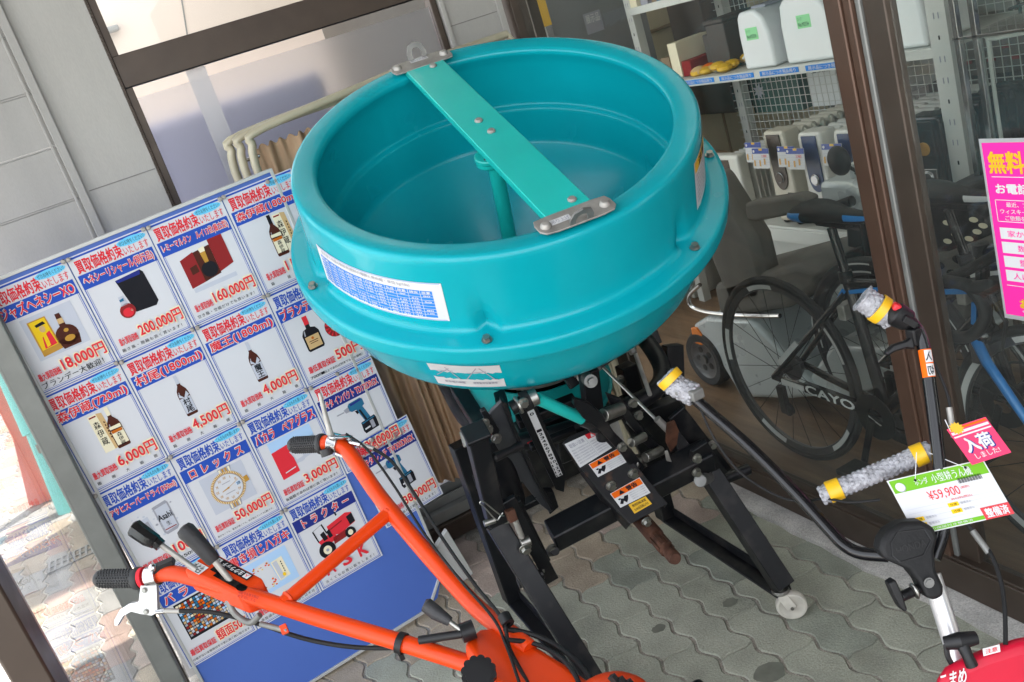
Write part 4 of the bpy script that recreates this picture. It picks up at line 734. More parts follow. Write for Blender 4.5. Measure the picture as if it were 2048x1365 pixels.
b = MB(); b.hexa(PF(1292, 1042, .71), AF, .009, .012, 'zinc'); b.build('shaft_pin', sp)
# stand
fl, fr, rl, rr_ = Vector((.612, 1.83, .10)), Vector((1.185, 1.83, .10)), Vector((.640, 2.44, .07)), Vector((1.205, 2.42, .07))
b = MB()
for (top, ft, re) in ((PF(992, 1048, .50), fl, rl), (PF(1404, 925, .48), fr, rr_)):
    b.bar(top, ft, .052, .052, 'black_paint', AT); b.bar(re, ft + Vector((0, 0, -.03)), .045, .012, 'black_paint', Vector((1, 0, 0))); b.bar(re + Vector((.02, 0, .015)), ft + Vector((.02, 0, -.012)), .006, .04, 'black_paint', Vector((1, 0, 0)))
    b.bar(re, Vector((re.x, re.y - .02, .62)), .05, .05, 'black_paint', Vector((1, 0, 0)))
b.bar(Vector((rl.x, rl.y - .02, .5)), Vector((rr_.x, rr_.y - .02, .5)), .05, .05, 'black_paint', Vector((0, 1, 0))); b.build('stand', sp, bevel=.004)
def caster(p, wheel_dir):
    w = Vector(wheel_dir).normalized(); p = Vector(p); b = MB(); b.cyl(p + Vector((0, 0, .078)), p + Vector((0, 0, .125)), .010, 'zinc'); b.lathe([(.0, .092), (.022, .092), (.024, .084), (.018, .078), (0, .078)], p, (0, 0, 1), 'zinc', 20)
    c = p + Vector((.012, -.016, .041))
    for s in (-1, 1): b.bar(p + w * s * .017 + Vector((0, 0, .082)), c + w * s * .017, .026, .003, 'nylon', w.cross(Vector((0, 0, 1))))
    o = b.build('caster', sp, bevel=.001)
    b = MB(); b.lathe([(0, -.012), (.010, -.013), (.012, -.009), (.028, -.009), (.034, -.012), (.039, -.011), (.041, -.006), (.041, .006), (.039, .011), (.034, .012), (.028, .009), (.012, .009), (.010, .013), (0, .012)], c, w, 'nylon', 36); b.build('wheel', o)
    b = MB(); b.lathe([(0, -.021), (.004, -.021), (.005, -.018), (.005, .018), (.004, .021), (0, .021)], c, w, 'zinc', 12); b.build('axle', o)
pc = G(1590, 1238, 0); caster((pc.x - .008, pc.y + .022, 0), (-.55, -.8, 0)); caster((.606, 1.80, 0), (-.9, -.3, 0))
# ================================================================ orange walking tractor, handles towards the board
wt = thing('walking_tractor', (.42, 1.15, 0), 'orange walking tractor with black grips and shift levers in the foreground', 'walking tractor')
L1 = [(283, 1157, 1.765), (300, 1153, 1.76), (340, 1147, 1.745), (390, 1157, 1.725), (470, 1182, 1.70), (620, 1231, 1.655), (770, 1276, 1.61), (890, 1313, 1.575), (985, 1345, 1.53)]
R1 = [(640, 888, 1.935), (662, 886, 1.93), (688, 895, 1.92), (715, 930, 1.895), (760, 995, 1.855), (830, 1080, 1.78), (905, 1165, 1.70), (960, 1222, 1.64), (1012, 1262, 1.58), (1060, 1300, 1.54)]
b = MB(); b.tube(smooth([D(*p) for p in L1], 5), [.0150] * 41, 'orange_paint', 18); b.tube(smooth([D(*p) for p in R1], 5), [.0160] * 46, 'orange_paint', 18); b.tube([D(566, 1207, 1.672), D(788, 1018, 1.835)], .0128, 'orange_paint', 16)
for (p, q) in ((D(574, 1200, 1.678), D(580, 1195, 1.682)), (D(772, 1032, 1.823), D(778, 1027, 1.828))): b.tube([p, p.lerp(q, .5), q], [.0135, .0155, .0135], 'orange_paint', 16)
b.build('handlebar', wt)
def grip(a, c, r):
    d = c - a; b = MB(); pr = [(0, -.004), (r * .7, -.003), (r * .96, .003)]
    n = 26
    for k in range(n): h = .006 + (d.length * .86 - .006) * k / n; pr += [(r * (1.0 if k % 2 else .965), h)]
    pr += [(r, d.length * .87), (r * 1.28, d.length * .88), (r * 1.30, d.length * .96), (r * 1.15, d.length), (r * .6, d.length)]
    b.lathe(pr, a, d, 'grip_rubber', 24); x = d.orthogonal().normalized(); y = d.normalized().cross(x)
    for k in range(20):
        a_ = k * pi / 10
        for j in range(12): p = a + d * (.10 + .75 * j / 12 + (.03 if k % 2 else 0)) + (x * cos(a_) + y * sin(a_)) * (r * .99); b.ball(p, .0022, 'grip_rubber', (1, 1, 1), 6)
    return b.build('grip', wt)
grip(D(196, 1158, 1.80), D(284, 1157, 1.765), .0165); grip(D(583, 891, 1.965), D(648, 888, 1.932), .0165)
b = MB(); b.cyl(D(284, 1157, 1.762), D(292, 1155, 1.76), .020, 'print_red'); b.cyl(D(296, 1154, 1.755), D(318, 1150, 1.75), .019, 'chrome'); b.ball(D(306, 1136, 1.74), .008, 'chrome'); b.bar(D(305, 1140, 1.745), D(348, 1122, 1.75), .02, .012, 'black_plastic'); b.build('lever_clamp', wt, bevel=.001)
b = MB(); b.prism([D(x, y, 1.742) for x, y in ((281, 1172), (313, 1171), (315, 1226), (303, 1232), (282, 1229), (262, 1224), (246, 1233), (235, 1252), (229, 1252), (229, 1240), (240, 1220), (258, 1208), (277, 1204))], FW * .012, 'white_alloy'); b.hexa(D(289, 1181, 1.741), -FW, .004, .004, 'zinc'); b.hexa(D(292, 1224, 1.741), -FW, .004, .004, 'zinc'); b.cyl(D(312, 1224, 1.745), D(330, 1222, 1.745), .0055, 'chrome'); b.build('brake_lever', wt, bevel=.004)
b = MB(); b.cyl(D(326, 1222, 1.745), D(368, 1223, 1.735), .0045, 'bare_steel'); b.tube(smooth([D(*p) for p in ((360, 1222, 1.735), (430, 1226, 1.715), (520, 1249, 1.70), (610, 1278, 1.68), (700, 1294, 1.66), (790, 1296, 1.63), (860, 1284, 1.59), (935, 1262, 1.55))], 6), .0042, 'black_rubber', 8); b.build('brake_cable', wt)
# shift lever box
bx = [(365, 1139, 1.71), (420, 1099, 1.745), (527, 1157, 1.705), (524, 1172, 1.70), (478, 1187, 1.675)]
b = MB(); dn = (D(470, 1210, 1.70) - D(450, 1160, 1.70)).normalized()
b.prism([D(*p) for p in bx], dn * .045 + FW * .01, 'orange_paint'); lb = b.build('lever_box', wt, bevel=.006, seg=3)
BXO, BXU, BXV = D(421, 1100, 1.744), D(527, 1157, 1.704) - D(421, 1100, 1.744), D(366, 1139, 1.709) - D(421, 1100, 1.744); BXN = BXU.cross(BXV).normalized(); BXN = BXN if BXN.dot(EYE - BXO) > 0 else -BXN
fb = lambda k: (lambda u, v: BXO + BXU * u + BXV * v + BXN * (.0012 + .0006 * k))
b = MB(); b.rect(fb(0), .20, .08, .86, .34, 'print_black'); b.text(fb(1), '主クラッチ', .36, .13, .72, .30, 'decal_white', .04, rot=1); b.rect(fb(1), .75, .12, .84, .30, 'decal_white'); b.text(fb(2), '入', .765, .15, .825, .27, 'print_red', .03, rot=1); b.rect(fb(1), .22, .12, .31, .30, 'decal_white'); b.text(fb(2), '切', .235, .15, .295, .27, 'print_black', .03, rot=1)
b.rect(fb(0), .03, .56, .26, .92, 'decal_white'); b.text(fb(1), 'サイド', .06, .60, .23, .74, 'print_black', .04, rot=1); b.text(fb(1), 'ロー', .06, .77, .23, .89, 'print_black', .04, rot=1); b.build('lever_decal', lb)
b = MB(); b.rect(fb(0), .42, .50, .96, .72, 'black_gloss'); b.flat(fb(0), ring(.90, .62, .08, .13, 14), 'black_gloss'); b.rect(fb(0), .30, .42, .44, .60, 'black_gloss'); b.build('lever_slot', lb)
b = MB(); b.cyl(D(392, 1140, 1.71), D(312, 1083, 1.70), .0052, 'bare_steel'); q0, q1, q2, q3 = D(322, 1092, 1.70), D(312, 1084, 1.70), D(296, 1076, 1.70), D(268, 1056, 1.705)
b.tube([q0, q1, q1, q2, q3, D(264, 1054, 1.705)], [.011, .0115, .013, .0155, .0165, .011], 'black_gloss', 8); b.build('shift_lever', wt)
b = MB(); b.cyl(D(462, 1163, 1.70), D(420, 1112, 1.69), .0058, 'bare_steel'); b.tube([D(429, 1124, 1.69), D(424, 1118, 1.69), D(395, 1085, 1.685), D(372, 1062, 1.68), D(366, 1056, 1.68), D(364, 1054, 1.68)], [.011, .0135, .0150, .0165, .013, .005], 'grip_rubber', 18); b.build('shift_lever', wt)
b = MB(); FLm = lambda u, v: D(478 + 40 * u - 4 * v, 1181 + 12 * u + 14 * v, 1.672 - .008 * u - .0035); b.text(FLm, '注意手を放す時は', 0, .0, 1, .42, 'print_maroon', .02); b.text(FLm, '必ず切にする', 0, .5, .9, .95, 'print_maroon', .02); b.build('handle_decal', wt)
b = MB(); b.tube(smooth([D(455, 1200, 1.70), D(470, 1228, 1.70), D(500, 1246, 1.69), D(520, 1230, 1.68)], 5), .006, 'cast_grey', 8); b.cyl(D(520, 1248, 1.665), D(575, 1262, 1.655), .005, 'cast_grey'); b.bar(D(565, 1250, 1.66), D(572, 1268, 1.655), .012, .012, 'orange_paint'); b.build('linkage', wt, bevel=.001)
b = MB(); c = D(803, 1287, 1.598); ax = (D(890, 1313, 1.575) - D(770, 1276, 1.61)).normalized(); b.lathe([(.0165, -.006), (.0185, -.006), (.0185, .006), (.0165, .006)], c, ax, 'black_plastic', 20); b.box(c - UP * .022, (.008, .008, .012), 'black_plastic'); b.build('cable_tie', wt)
# right hand clamp, cables
b = MB(); b.lathe([(.0165, -.012), (.0205, -.010), (.0205, .010), (.0165, .012)], D(668, 886, 1.928), D(690, 896, 1.92) - D(650, 887, 1.93), 'chrome', 22); b.lathe([(0, .002), (.022, .002), (.026, .0), (.024, -.004), (0, -.006)], D(680, 873, 1.91), UP, 'chrome', 22); b.tube([D(664, 876, 1.91), D(660, 865, 1.91), D(640, 790, 1.90), D(639, 786, 1.90)], [.008, .0065, .0040, .003], 'bare_steel', 10)
b.cyl(D(700, 884, 1.91), D(722, 890, 1.90), .006, 'chrome'); b.cyl(D(722, 890, 1.90), D(748, 898, 1.895), .0048, 'bare_steel'); b.bar(D(672, 905, 1.915), D(705, 918, 1.905), .012, .006, 'chrome'); b.cyl(D(650, 898, 1.915), D(655, 912, 1.915), .012, 'grip_rubber'); b.build('lever_clamp', wt, bevel=.001)
b = MB(); b.tube(smooth([D(*p) for p in ((692, 868, 1.905), (735, 900, 1.89), (790, 975, 1.83), (850, 1070, 1.76), (920, 1160, 1.66), (985, 1235, 1.57), (1012, 1290, 1.52), (1045, 1385, 1.42))], 6), .0026, 'black_rubber', 8)
b.tube(smooth([D(*p) for p in ((745, 897, 1.895), (785, 925, 1.87), (830, 990, 1.81), (890, 1085, 1.74), (950, 1170, 1.65), (1005, 1240, 1.56), (1020, 1300, 1.52), (1075, 1400, 1.43))], 6), .0034, 'black_rubber', 8)
b.tube(smooth([D(*p) for p in ((1008, 1258, 1.55), (1060, 1268, 1.56), (1110, 1290, 1.54), (1160, 1330, 1.49), (1200, 1390, 1.42))], 6), .0045, 'black_rubber', 8); b.tube(smooth([D(*p) for p in ((1016, 1280, 1.53), (1070, 1288, 1.54), (1120, 1315, 1.50), (1150, 1350, 1.46), (1170, 1400, 1.42))], 6), .004, 'black_rubber', 8)
b.lathe([(.004, -.009), (.011, -.009), (.011, .009), (.004, .009)], D(1012, 1240, 1.555), D(1020, 1262, 1.54) - D(1005, 1235, 1.56), 'black_plastic', 14); b.build('control_cable', wt)
# body
top = [(921, 1284, 1.55), (955, 1252, 1.585), (1004, 1248, 1.60), (1075, 1288, 1.55), (1130, 1322, 1.50), (1240, 1400, 1.40), (1170, 1480, 1.34), (1040, 1420, 1.40), (950, 1335, 1.49)]
b = MB(); b.prism([D(*p) for p in top], (0, 0, -.16), 'orange_paint'); b.build('body', wt, bevel=.016, seg=4)
b = MB(); b.ball(D(1222, 1440, 1.42), .066, 'orange_paint', (1.2, 1, 1), 24); b.build('engine_cowl', wt); b = MB()
for k in range(3): b.bar(D(1222 + 16 * k, 1352 + 5 * k, 1.352), D(1236 + 16 * k, 1368 + 5 * k, 1.352), .008, .01, 'black_plastic')
b.build('cooling_slot', wt)
b = MB(); b.lathe([(.0, .012), (.028, .012), (.031, .009), (.031, -.012), (.0, -.012)], D(985, 1342, 1.51), D(985, 1320, 1.50) - D(985, 1345, 1.515), 'orange_paint', 28); b.build('pivot_boss', wt, bevel=.003)
b = MB(); c = D(958, 1352, 1.455); ax = -FW * .8 + UP * .6
for k in range(12): a = k * pi / 6; x = ax.orthogonal().normalized(); y = ax.normalized().cross(x); b.cyl(c + (x * cos(a) + y * sin(a)) * .021, c + (x * cos(a) + y * sin(a)) * .021 + ax * .016, .0065, 'black_plastic', )
b.cyl(c, c + ax * .017, .021, 'black_plastic'); b.build('clamp_knob', wt)
b = MB(); b.tube([D(848, 1208, 1.57), D(852, 1210, 1.57), D(872, 1226, 1.565), D(900, 1244, 1.56)], [.008, .0125, .0125, .008], 'grip_rubber', 16); b.cyl(D(897, 1242, 1.56), D(930, 1266, 1.55), .0045, 'zinc'); b.cyl(D(922, 1268, 1.55), D(948, 1258, 1.555), .016, 'black_plastic'); b.cyl(D(838, 1281, 1.56), D(925, 1268, 1.55), .007, 'black_plastic'); b.build('gear_lever', wt)
b = MB(); b.box((.46, 1.12, .30), (.34, .40, .34), 'black_paint'); b.cyl((.20, 1.15, .22), (.26, 1.15, .22), .22, 'black_rubber'); b.cyl((.66, 1.15, .22), (.72, 1.15, .22), .22, 'black_rubber'); b.cyl((.2, 1.15, .22), (.72, 1.15, .22), .03, 'black_paint'); b.build('chassis', wt, bevel=.01)
# ================================================================ small red tiller at the right
rt = thing('garden_tiller', (.93, .95, 0), 'small red tiller with bubble wrapped black handlebars at the right', 'tiller')
hl = [(1352, 770, 1.745), (1385, 795, 1.735), (1420, 825, 1.72), (1500, 895, 1.67), (1590, 985, 1.61), (1660, 1062, 1.565), (1690, 1092, 1.545), (1722, 1107, 1.53), (1775, 1112, 1.505)]
hr = [(1760, 618, 1.57), (1795, 630, 1.57), (1828, 652, 1.565), (1846, 690, 1.56), (1858, 760, 1.55), (1872, 870, 1.535), (1884, 985, 1.52), (1886, 1060, 1.51), (1868, 1118, 1.50)]
b = MB(); b.tube(smooth([D(*p) for p in hl], 5), .0105, 'black_gloss', 16); b.tube(smooth([D(*p) for p in hr], 5), .0105, 'black_gloss', 16); b.build('handlebar', rt)
def wrap(pts, r, seed):
    """a tube of bubble film: many small raised cells on a slightly crumpled sleeve with ragged ends"""
    rn = random.Random(seed); P_ = smooth(pts, 10); N = len(P_); b = MB()
    b.tube(P_, [r * (rn.uniform(.97, 1.03) if 1 < i < N - 2 else rn.uniform(.8, 1.18)) for i in range(N)], 'bubble_wrap', 22)
    b.v = [p + Vector((rn.uniform(-1, 1), rn.uniform(-1, 1), rn.uniform(-1, 1))) * r * .05 for p in b.v]
    ln = sum((P_[i + 1] - P_[i]).length for i in range(N - 1)); k = int(ln / .0085)
    for i in range(k):
        f = (i + .5) / k * (N - 1); j = min(N - 2, int(f)); c = P_[j].lerp(P_[j + 1], f - j); d = P_[j + 1] - P_[j]; x = d.orthogonal().normalized(); y = d.normalized().cross(x); m = max(8, int(2 * pi * r / .0095))
        for q in range(m): a = (q + .5 * (i % 2)) * 2 * pi / m; b.ball(c + (x * cos(a) + y * sin(a)) * (r - .0026), .0044 * rn.uniform(.85, 1.1), 'bubble_wrap', (1, 1, 1), 8)
    return b
def tape(p, q, r, b): b.lathe([(r * .98, 0), (r * 1.06, .001), (r * 1.04, (q - p).length), (r * .98, (q - p).length)], p, q - p, 'yellow_tape', 20)
b = wrap([D(1330, 752, 1.755), D(1352, 772, 1.75), D(1392, 792, 1.735)], .021, 1); wl = b.build('bubble_wrap', rt); b = MB(); tape(D(1334, 752, 1.752), D(1346, 764, 1.75), .0235, b); b.build('tape', wl)
b = wrap([D(1724, 596, 1.575), D(1748, 612, 1.572), D(1788, 638, 1.57)], .021, 2); wl = b.build('bubble_wrap', rt); b = MB(); tape(D(1752, 614, 1.572), D(1767, 624, 1.571), .0235, b); b.build('tape', wl)
b = wrap([D(1640, 993, 1.60), D(1750, 948, 1.58), D(1862, 900, 1.56)], .0155, 3); wl = b.build('bubble_wrap', rt); b = MB(); tape(D(1656, 986, 1.597), D(1682, 976, 1.592), .0178, b); b.build('tape', wl); b = MB(); tape(D(1826, 915, 1.566), D(1850, 905, 1.561), .0178, b); b.build('tape', wl)
b = MB(); b.tube([D(1780, 622, 1.56), D(1790, 628, 1.555), D(1815, 642, 1.555), D(1822, 648, 1.555)], [.012, .021, .018, .011], 'black_plastic', 16); b.bar(D(1806, 634, 1.54), D(1832, 648, 1.54), .022, .012, 'black_rubber'); b.build('switch_housing', rt, bevel=.003)
b = MB(); b.bar(D(1786, 611, 1.545), D(1800, 617, 1.545), .016, .012, 'hi_red'); b.build('stop_button', rt, bevel=.003)
b = MB(); b.prism([D(x, y, 1.555) for x, y in ((1826, 672), (1812, 682), (1786, 690), (1772, 705), (1776, 713), (1792, 704), (1815, 697), (1832, 700))], FW * .014, 'black_plastic'); b.box(D(1828, 672, 1.56), (.018, .02, .03), 'black_plastic'); b.build('clutch_lever', rt, bevel=.003)
b = MB(); b.prism([D(x, y, 1.73) for x, y in ((1348, 782), (1395, 778), (1408, 792), (1385, 800), (1352, 792))], FW * .012, 'cast_grey'); b.box(D(1390, 788, 1.725), (.026, .024, .02), 'cast_grey'); b.build('throttle_lever', rt, bevel=.003)
SD0, SDU, SDV = D(1836, 700, 1.535), D(1862, 696, 1.535) - D(1836, 700, 1.535), D(1842, 755, 1.528) - D(1836, 700, 1.535); axr = (D(1858, 760, 1.55) - D(1846, 690, 1.56)).normalized(); c0 = D(1849, 700, 1.5578)
hx = (EYE - c0); hx = (hx - axr * hx.dot(axr)).normalized(); hy = axr.cross(hx)
lab = lambda o: (lambda u, v: c0 + axr * (.046 * v) + (hx * cos(1.15 * (u - .5) * 2) + hy * sin(1.15 * (u - .5) * 2)) * (.0108 + o))
b = MB(); b.rect(lab(.0002), 0, 0, 1, 1, 'print_orange', 8); b.rect(lab(.0005), .05, .04, .55, .48, 'decal_white', 4); b.rect(lab(.0005), .05, .53, .55, .97, 'decal_white', 4); b.text(lab(.0008), '入', .12, .1, .5, .42, 'print_black', .03); b.text(lab(.0008), '切', .12, .6, .5, .92, 'print_black', .03); b.build('handle_decal', rt)
b = MB(); b.tube(smooth([D(*p) for p in ((1398, 812, 1.725), (1430, 880, 1.72), (1480, 945, 1.70), (1550, 990, 1.66), (1600, 1003, 1.62), (1650, 998, 1.59), (1700, 1005, 1.56), (1760, 1000, 1.54))], 6), .0022, 'black_rubber', 8); b.tube(smooth([D(*p) for p in ((1848, 690, 1.56), (1870, 730, 1.55), (1895, 790, 1.54), (1905, 850, 1.53))], 6), .0025, 'black_rubber', 8); b.cyl(D(1898, 815, 1.535), D(1908, 875, 1.53), .005, 'bare_steel')
b.tube(smooth([D(*p) for p in ((1935, 1050, 1.50), (1962, 1082, 1.49), (1985, 1115, 1.47), (2003, 1170, 1.45), (2010, 1230, 1.43), (2011, 1290, 1.41))], 6), .0034, 'black_rubber', 8); b.cyl(D(1945, 1062, 1.497), D(1978, 1106, 1.478), .0052, 'cast_grey'); b.build('control_cable', rt)
b = MB(); b.cyl(D(1862, 1150, 1.505), D(1925, 1345, 1.47), .0152, 'white_alloy'); b.build('handle_column', rt)
cv = [(1764, 1082), (1777, 1062), (1807, 1045), (1844, 1043), (1870, 1056), (1877, 1078), (1871, 1104), (1874, 1141), (1889, 1174), (1889, 1193), (1873, 1203), (1853, 1197), (1836, 1163), (1818, 1141), (1770, 1120), (1761, 1100)]
b = MB(); b.prism([D(x, y, 1.455 + .00012 * (1190 - y)) for x, y in cv], FW * .035, 'black_rubber'); cc = b.build('clamp_cover', rt, bevel=.007, seg=3)
HX = [(1782, 1086), (1795, 1064), (1850, 1058), (1864, 1080), (1848, 1112), (1800, 1126), (1784, 1112)]
b = MB(); n = len(HX); ce = Vector((1820, 1092)); dp = lambda y: 1.4535 + .00012 * (1190 - y)
for k in range(n):
    p, q = HX[k], HX[(k + 1) % n]; i0 = (p[0] + (ce.x - p[0]) * .06, p[1] + (ce.y - p[1]) * .06); i1 = (q[0] + (ce.x - q[0]) * .06, q[1] + (ce.y - q[1]) * .06); b.prism([D(*p, dp(p[1])), D(*q, dp(q[1])), D(*i1, dp(q[1])), D(*i0, dp(p[1]))], FW * .003, 'black_plastic')
b.text(lambda u, v: D(1791 + 58 * u + 5 * v, 1096 - 18 * u + 14 * v, dp(1090)), 'HONDA', 0, 0, 1, 1, 'black_plastic', .02); b.build('embossing', cc); b = MB(); b.hexa(D(1858, 1166, 1.455), -FW, .006, .003, 'cast_grey'); b.build('screw', cc)
b = MB(); b.cyl(D(1800, 1195, 1.46), D(1838, 1178, 1.47), .008, 'black_plastic'); b.prism([D(x, y, 1.45) for x, y in ((1778, 1168), (1792, 1160), (1806, 1190), (1816, 1222), (1810, 1226), (1800, 1215), (1788, 1192))], FW * .022, 'black_plastic'); b.cyl(D(1826, 1184, 1.462), D(1833, 1181, 1.462), .013, 'zinc'); b.build('wing_knob', rt, bevel=.004)
b = MB(); b.tube([D(1890, 1287, 1.42), D(1920, 1282, 1.41), D(1952, 1276, 1.41)], [.010, .013, .010], 'black_plastic', 14); b.tube([D(1922, 1284, 1.41), D(1934, 1310, 1.40), D(1944, 1332, 1.40)], [.010, .008, .009], 'black_plastic', 14); b.tube(smooth([D(1892, 1290, 1.42), D(1896, 1315, 1.42), D(1908, 1335, 1.42)], 4), .004, 'black_plastic', 8); b.build('choke_handle', rt)
rb = [(1862, 1400), (1872, 1356), (1888, 1332), (1918, 1314), (1966, 1294), (2030, 1274), (2110, 1258), (2200, 1280), (2240, 1400), (2200, 1560), (1900, 1560)]
b = MB(); b.prism([D(x, y, 1.40) for x, y in rb], FW * .24 + RT * .125 - UP * .105, 'red_plastic'); b.build('engine_cover', rt, bevel=.028, seg=4)
b = MB(); fm = lambda o: (lambda u, v: D(1965 + 34 * u + 2 * v, 1298 - 9 * u + 15 * v, 1.398 - o)); b.rect(fm(.001), 0, 0, 1, 1, 'decal_white'); b.text(fm(.0018), '注意', .15, .2, .85, .8, 'print_red', .02); b.build('cover_decal', rt); b = MB(); b.text(lambda u, v: D(1880 + 22 * u, 1350 + 30 * v - 6 * u, 1.3975), 'こまめ', 0, 0, 2.4, 1, 'decal_white', .03); b.build('cover_lettering', rt)
b = MB(); b.box((1.08, .80, .20), (.20, .24, .28), 'black_paint'); b.cyl((.92, .80, .12), (1.24, .80, .12), .10, 'rust'); b.build('chassis', rt, bevel=.01)
# tags hanging on it
TO, TU, TV = D(1777, 964, 1.525), D(1964, 921, 1.51) - D(1777, 964, 1.525), D(1834, 1069, 1.50) - D(1777, 964, 1.525); TN = TU.cross(TV).normalized(); TN = TN if TN.dot(EYE - TO) > 0 else -TN
fm = lambda k: (lambda u, v: TO + TU * u + TV * v + TN * (.0006 + .0004 * k))
b = MB(); b.prism([fm(0)(u, v) for u, v in ((-.015, -.02), (1.015, -.02), (1.015, 1.02), (-.015, 1.02))], TN * -.0012, 'print_white'); pt = tag(b.build('price_tag'), 'white and green card priced 59,900 yen tied to the bubble wrapped bar', 'price tag')
b = MB(); b.rect(fm(1), 0, 0, 1, .24, 'print_green'); b.rect(fm(1), 0, .93, .72, 1, 'print_green'); b.flat(fm(2), ring(.085, .15, .05, .085, 20), 'print_grey'); b.flat(fm(3), ring(.08, .14, .048, .08, 20), 'print_white'); b.text(fm(2), 'ホンダ', .24, .06, .38, .18, 'print_white', .02); b.text(fm(2), '小型耕うん機', .42, .04, .84, .20, 'print_white', .02)
for k in range(26): x = .66 + .25 * k / 26; b.rect(fm(2), x, .21, x + (.006 if k % 3 else .003), .31, 'print_black')
b.text(fm(2), '¥59,900', .30, .32, .63, .51, 'print_red', .01); b.text(fm(2), '(税別)', .65, .36, .74, .41, 'print_red'); b.text(fm(2), '¥64,692(税込)', .50, .52, .72, .57, 'print_red')
for (y, x0, x1) in ((.56, .0, 1), (.64, .0, 1), (.74, .0, .9), (.84, .0, .8)): b.rect(fm(1), x0 + .02, y, x1 - .02, y + .006, 'print_lilac')
for (x, y) in ((.44, .60), (.44, .72), (.04, .72), (.04, .83)): b.rect(fm(2), x, y, x + .11, y + .075, 'print_yellow'); b.text(fm(3), '仕様', x + .02, y + .015, x + .09, y + .06, 'print_brown'); b.text(fm(2), '整備済み', x + .13, y + .015, x + .24, y + .06, 'print_grey')
b.rect(fm(2), .72, .80, 1.015, 1.02, 'hi_red'); b.text(fm(3), '整備済', .75, .83, .985, .99, 'print_white', .04); b.text(fm(2), '安心の保証付き整備済', .05, .945, .6, .985, 'print_white'); b.build('printing', pt)
b = MB(); 
for (u, v, x, y) in ((.26, .08, 1833, 905), (.80, .06, 1858, 906)): b.tube([fm(2)(u, v), D(x, y, 1.53)], .0007, 'print_white', 5); b.flat(fm(4), ring(u, v, .014, .026, 10), 'print_black')
b.build('string', pt)
TO2, TU2, TV2 = D(1897, 861, 1.512), D(1970, 837, 1.508) - D(1897, 861, 1.512), D(1945, 928, 1.492) - D(1897, 861, 1.512); TN2 = TU2.cross(TV2).normalized(); TN2 = TN2 if TN2.dot(EYE - TO2) > 0 else -TN2
fn = lambda k: (lambda u, v: TO2 + TU2 * u + TV2 * v + TN2 * (.0006 + .0004 * k))
b = MB(); mat('pink_red', '#e0285e', .4); b.prism([fn(0)(u, v) for u, v in ((-.03, -.03), (1.03, -.03), (1.03, 1.03), (-.03, 1.03))], TN2 * -.0012, 'print_pink' if 0 else 'pink_red'); at = tag(b.build('arrival_tag'), 'small pink card with white lettering hanging above the price card', 'tag')
b = MB(); b.rect(fn(1), 0, 0, 1, .06, 'print_orange'); b.rect(fn(1), 0, .10, 1, .17, 'print_white'); b.rect(fn(1), 0, .22, 1, .26, 'print_white'); b.text(fn(1), '入荷', .13, .34, .84, .74, 'print_navy', .06); b.text(fn(2), '入荷', .10, .32, .81, .72, 'print_white', .05); b.text(fn(2), 'しました!', .18, .78, .82, .93, 'print_white', .02)
sb = [(.2 + (.19 if k % 2 else .13) * cos(k * pi / 12), .02 + (.19 if k % 2 else .13) * sin(k * pi / 12)) for k in range(24)]; b.flat(fn(3), sb, 'yellow_tape'); b.build('printing', at)
b = MB(); b.tube([fn(1)(.02, .05), D(1890, 840, 1.52)], .0008, 'print_white', 5); b.build('string', at)
# ================================================================ inside the shop, behind the glass
mat('shelf_paint', (.56, .57, .54), .45, var=.05, vs_=6); mat('appliance_white', (.74, .76, .77), .32, var=.03, vs_=5, coat=.2); mat('heater_white', (.66, .65, .60), .38, var=.04, vs_=5, coat=.15); mat('heater_beige', (.56, .52, .43), .4, var=.05, vs_=5)
mat('panel_brown', (.07, .05, .04), .35); mat('panel_blue', (.03, .05, .13), .35); mat('note_green', (.28, .72, .33), .5); mat('bike_black', (.012, .012, .014), .22, coat=.5); mat('bike_blue', (.02, .20, .55), .3, coat=.4); mat('tyre', (.02, .02, .021), .75, bump=.2, bs=150, var=.15); mat('rim_grey', (.10, .10, .105), .35, .6)
mat('silver_body', (.50, .54, .55), .28, .15, var=.04, vs_=4, coat=.4); mat('seat_grey', (.12, .112, .10), .7, var=.15, vs_=8, bump=.1, bs=120); mat('amber_lens', (.85, .22, .02), .2, coat=.5); mat('wicker', (.20, .125, .065), .75, var=.3, vs_=30, bump=.5, bs=60); mat('dark_box', (.045, .035, .03), .6); mat('carton_print', (.70, .72, .72), .5); mat('carton_green', (.03, .09, .07), .5)
mat('cardboard', (.26, .19, .12), .8, var=.08)
# shelf unit
sh = thing('shelf_unit', (2.85, 3.2, 0), 'grey steel shelf unit with wire mesh back and blue label strips behind the glass', 'shelf')
b = MB()
for (x, y, w) in ((2.60, 2.325, .075), (3.06, 2.33, .05), (2.62, 4.10, .05), (3.06, 4.0, .05)):
    b.box((x, y, 1.0), (.045, w, 2.0), 'shelf_paint')
    for k in range(26):
        z = .15 + .07 * k
        if k % 3 == 0: b.box((x - .0232, y, z), (.002, .006, .014), 'print_black')
        else: b.box((x - .0232, y - .009, z), (.002, .004, .02), 'print_grey'); b.box((x - .0232, y + .009, z), (.002, .004, .02), 'print_grey')
b.build('upright', sh, bevel=.002)
for z in (1.155, 1.52):
    b = MB(); b.box((2.82, 3.22, z), (.46, 1.74, .022), 'shelf_paint'); b.box((2.59, 3.22, z - .004), (.012, 1.74, .034), 'shelf_paint'); b.build('shelf_board', sh, bevel=.002)
b = MB()
for k in range(5): y = 3.93 - .27 * k; b.box((2.5825, y, 1.153), (.002, .23, .020), 'label_blue'); b.text(lambda u, v: Vector((2.581, y + .10 - .20 * u, 1.160 - .014 * v)), '展示品につき現品限り', 0, 0, 1, 1, 'print_white', .02)
b.build('label_strip', sh)
b = MB()
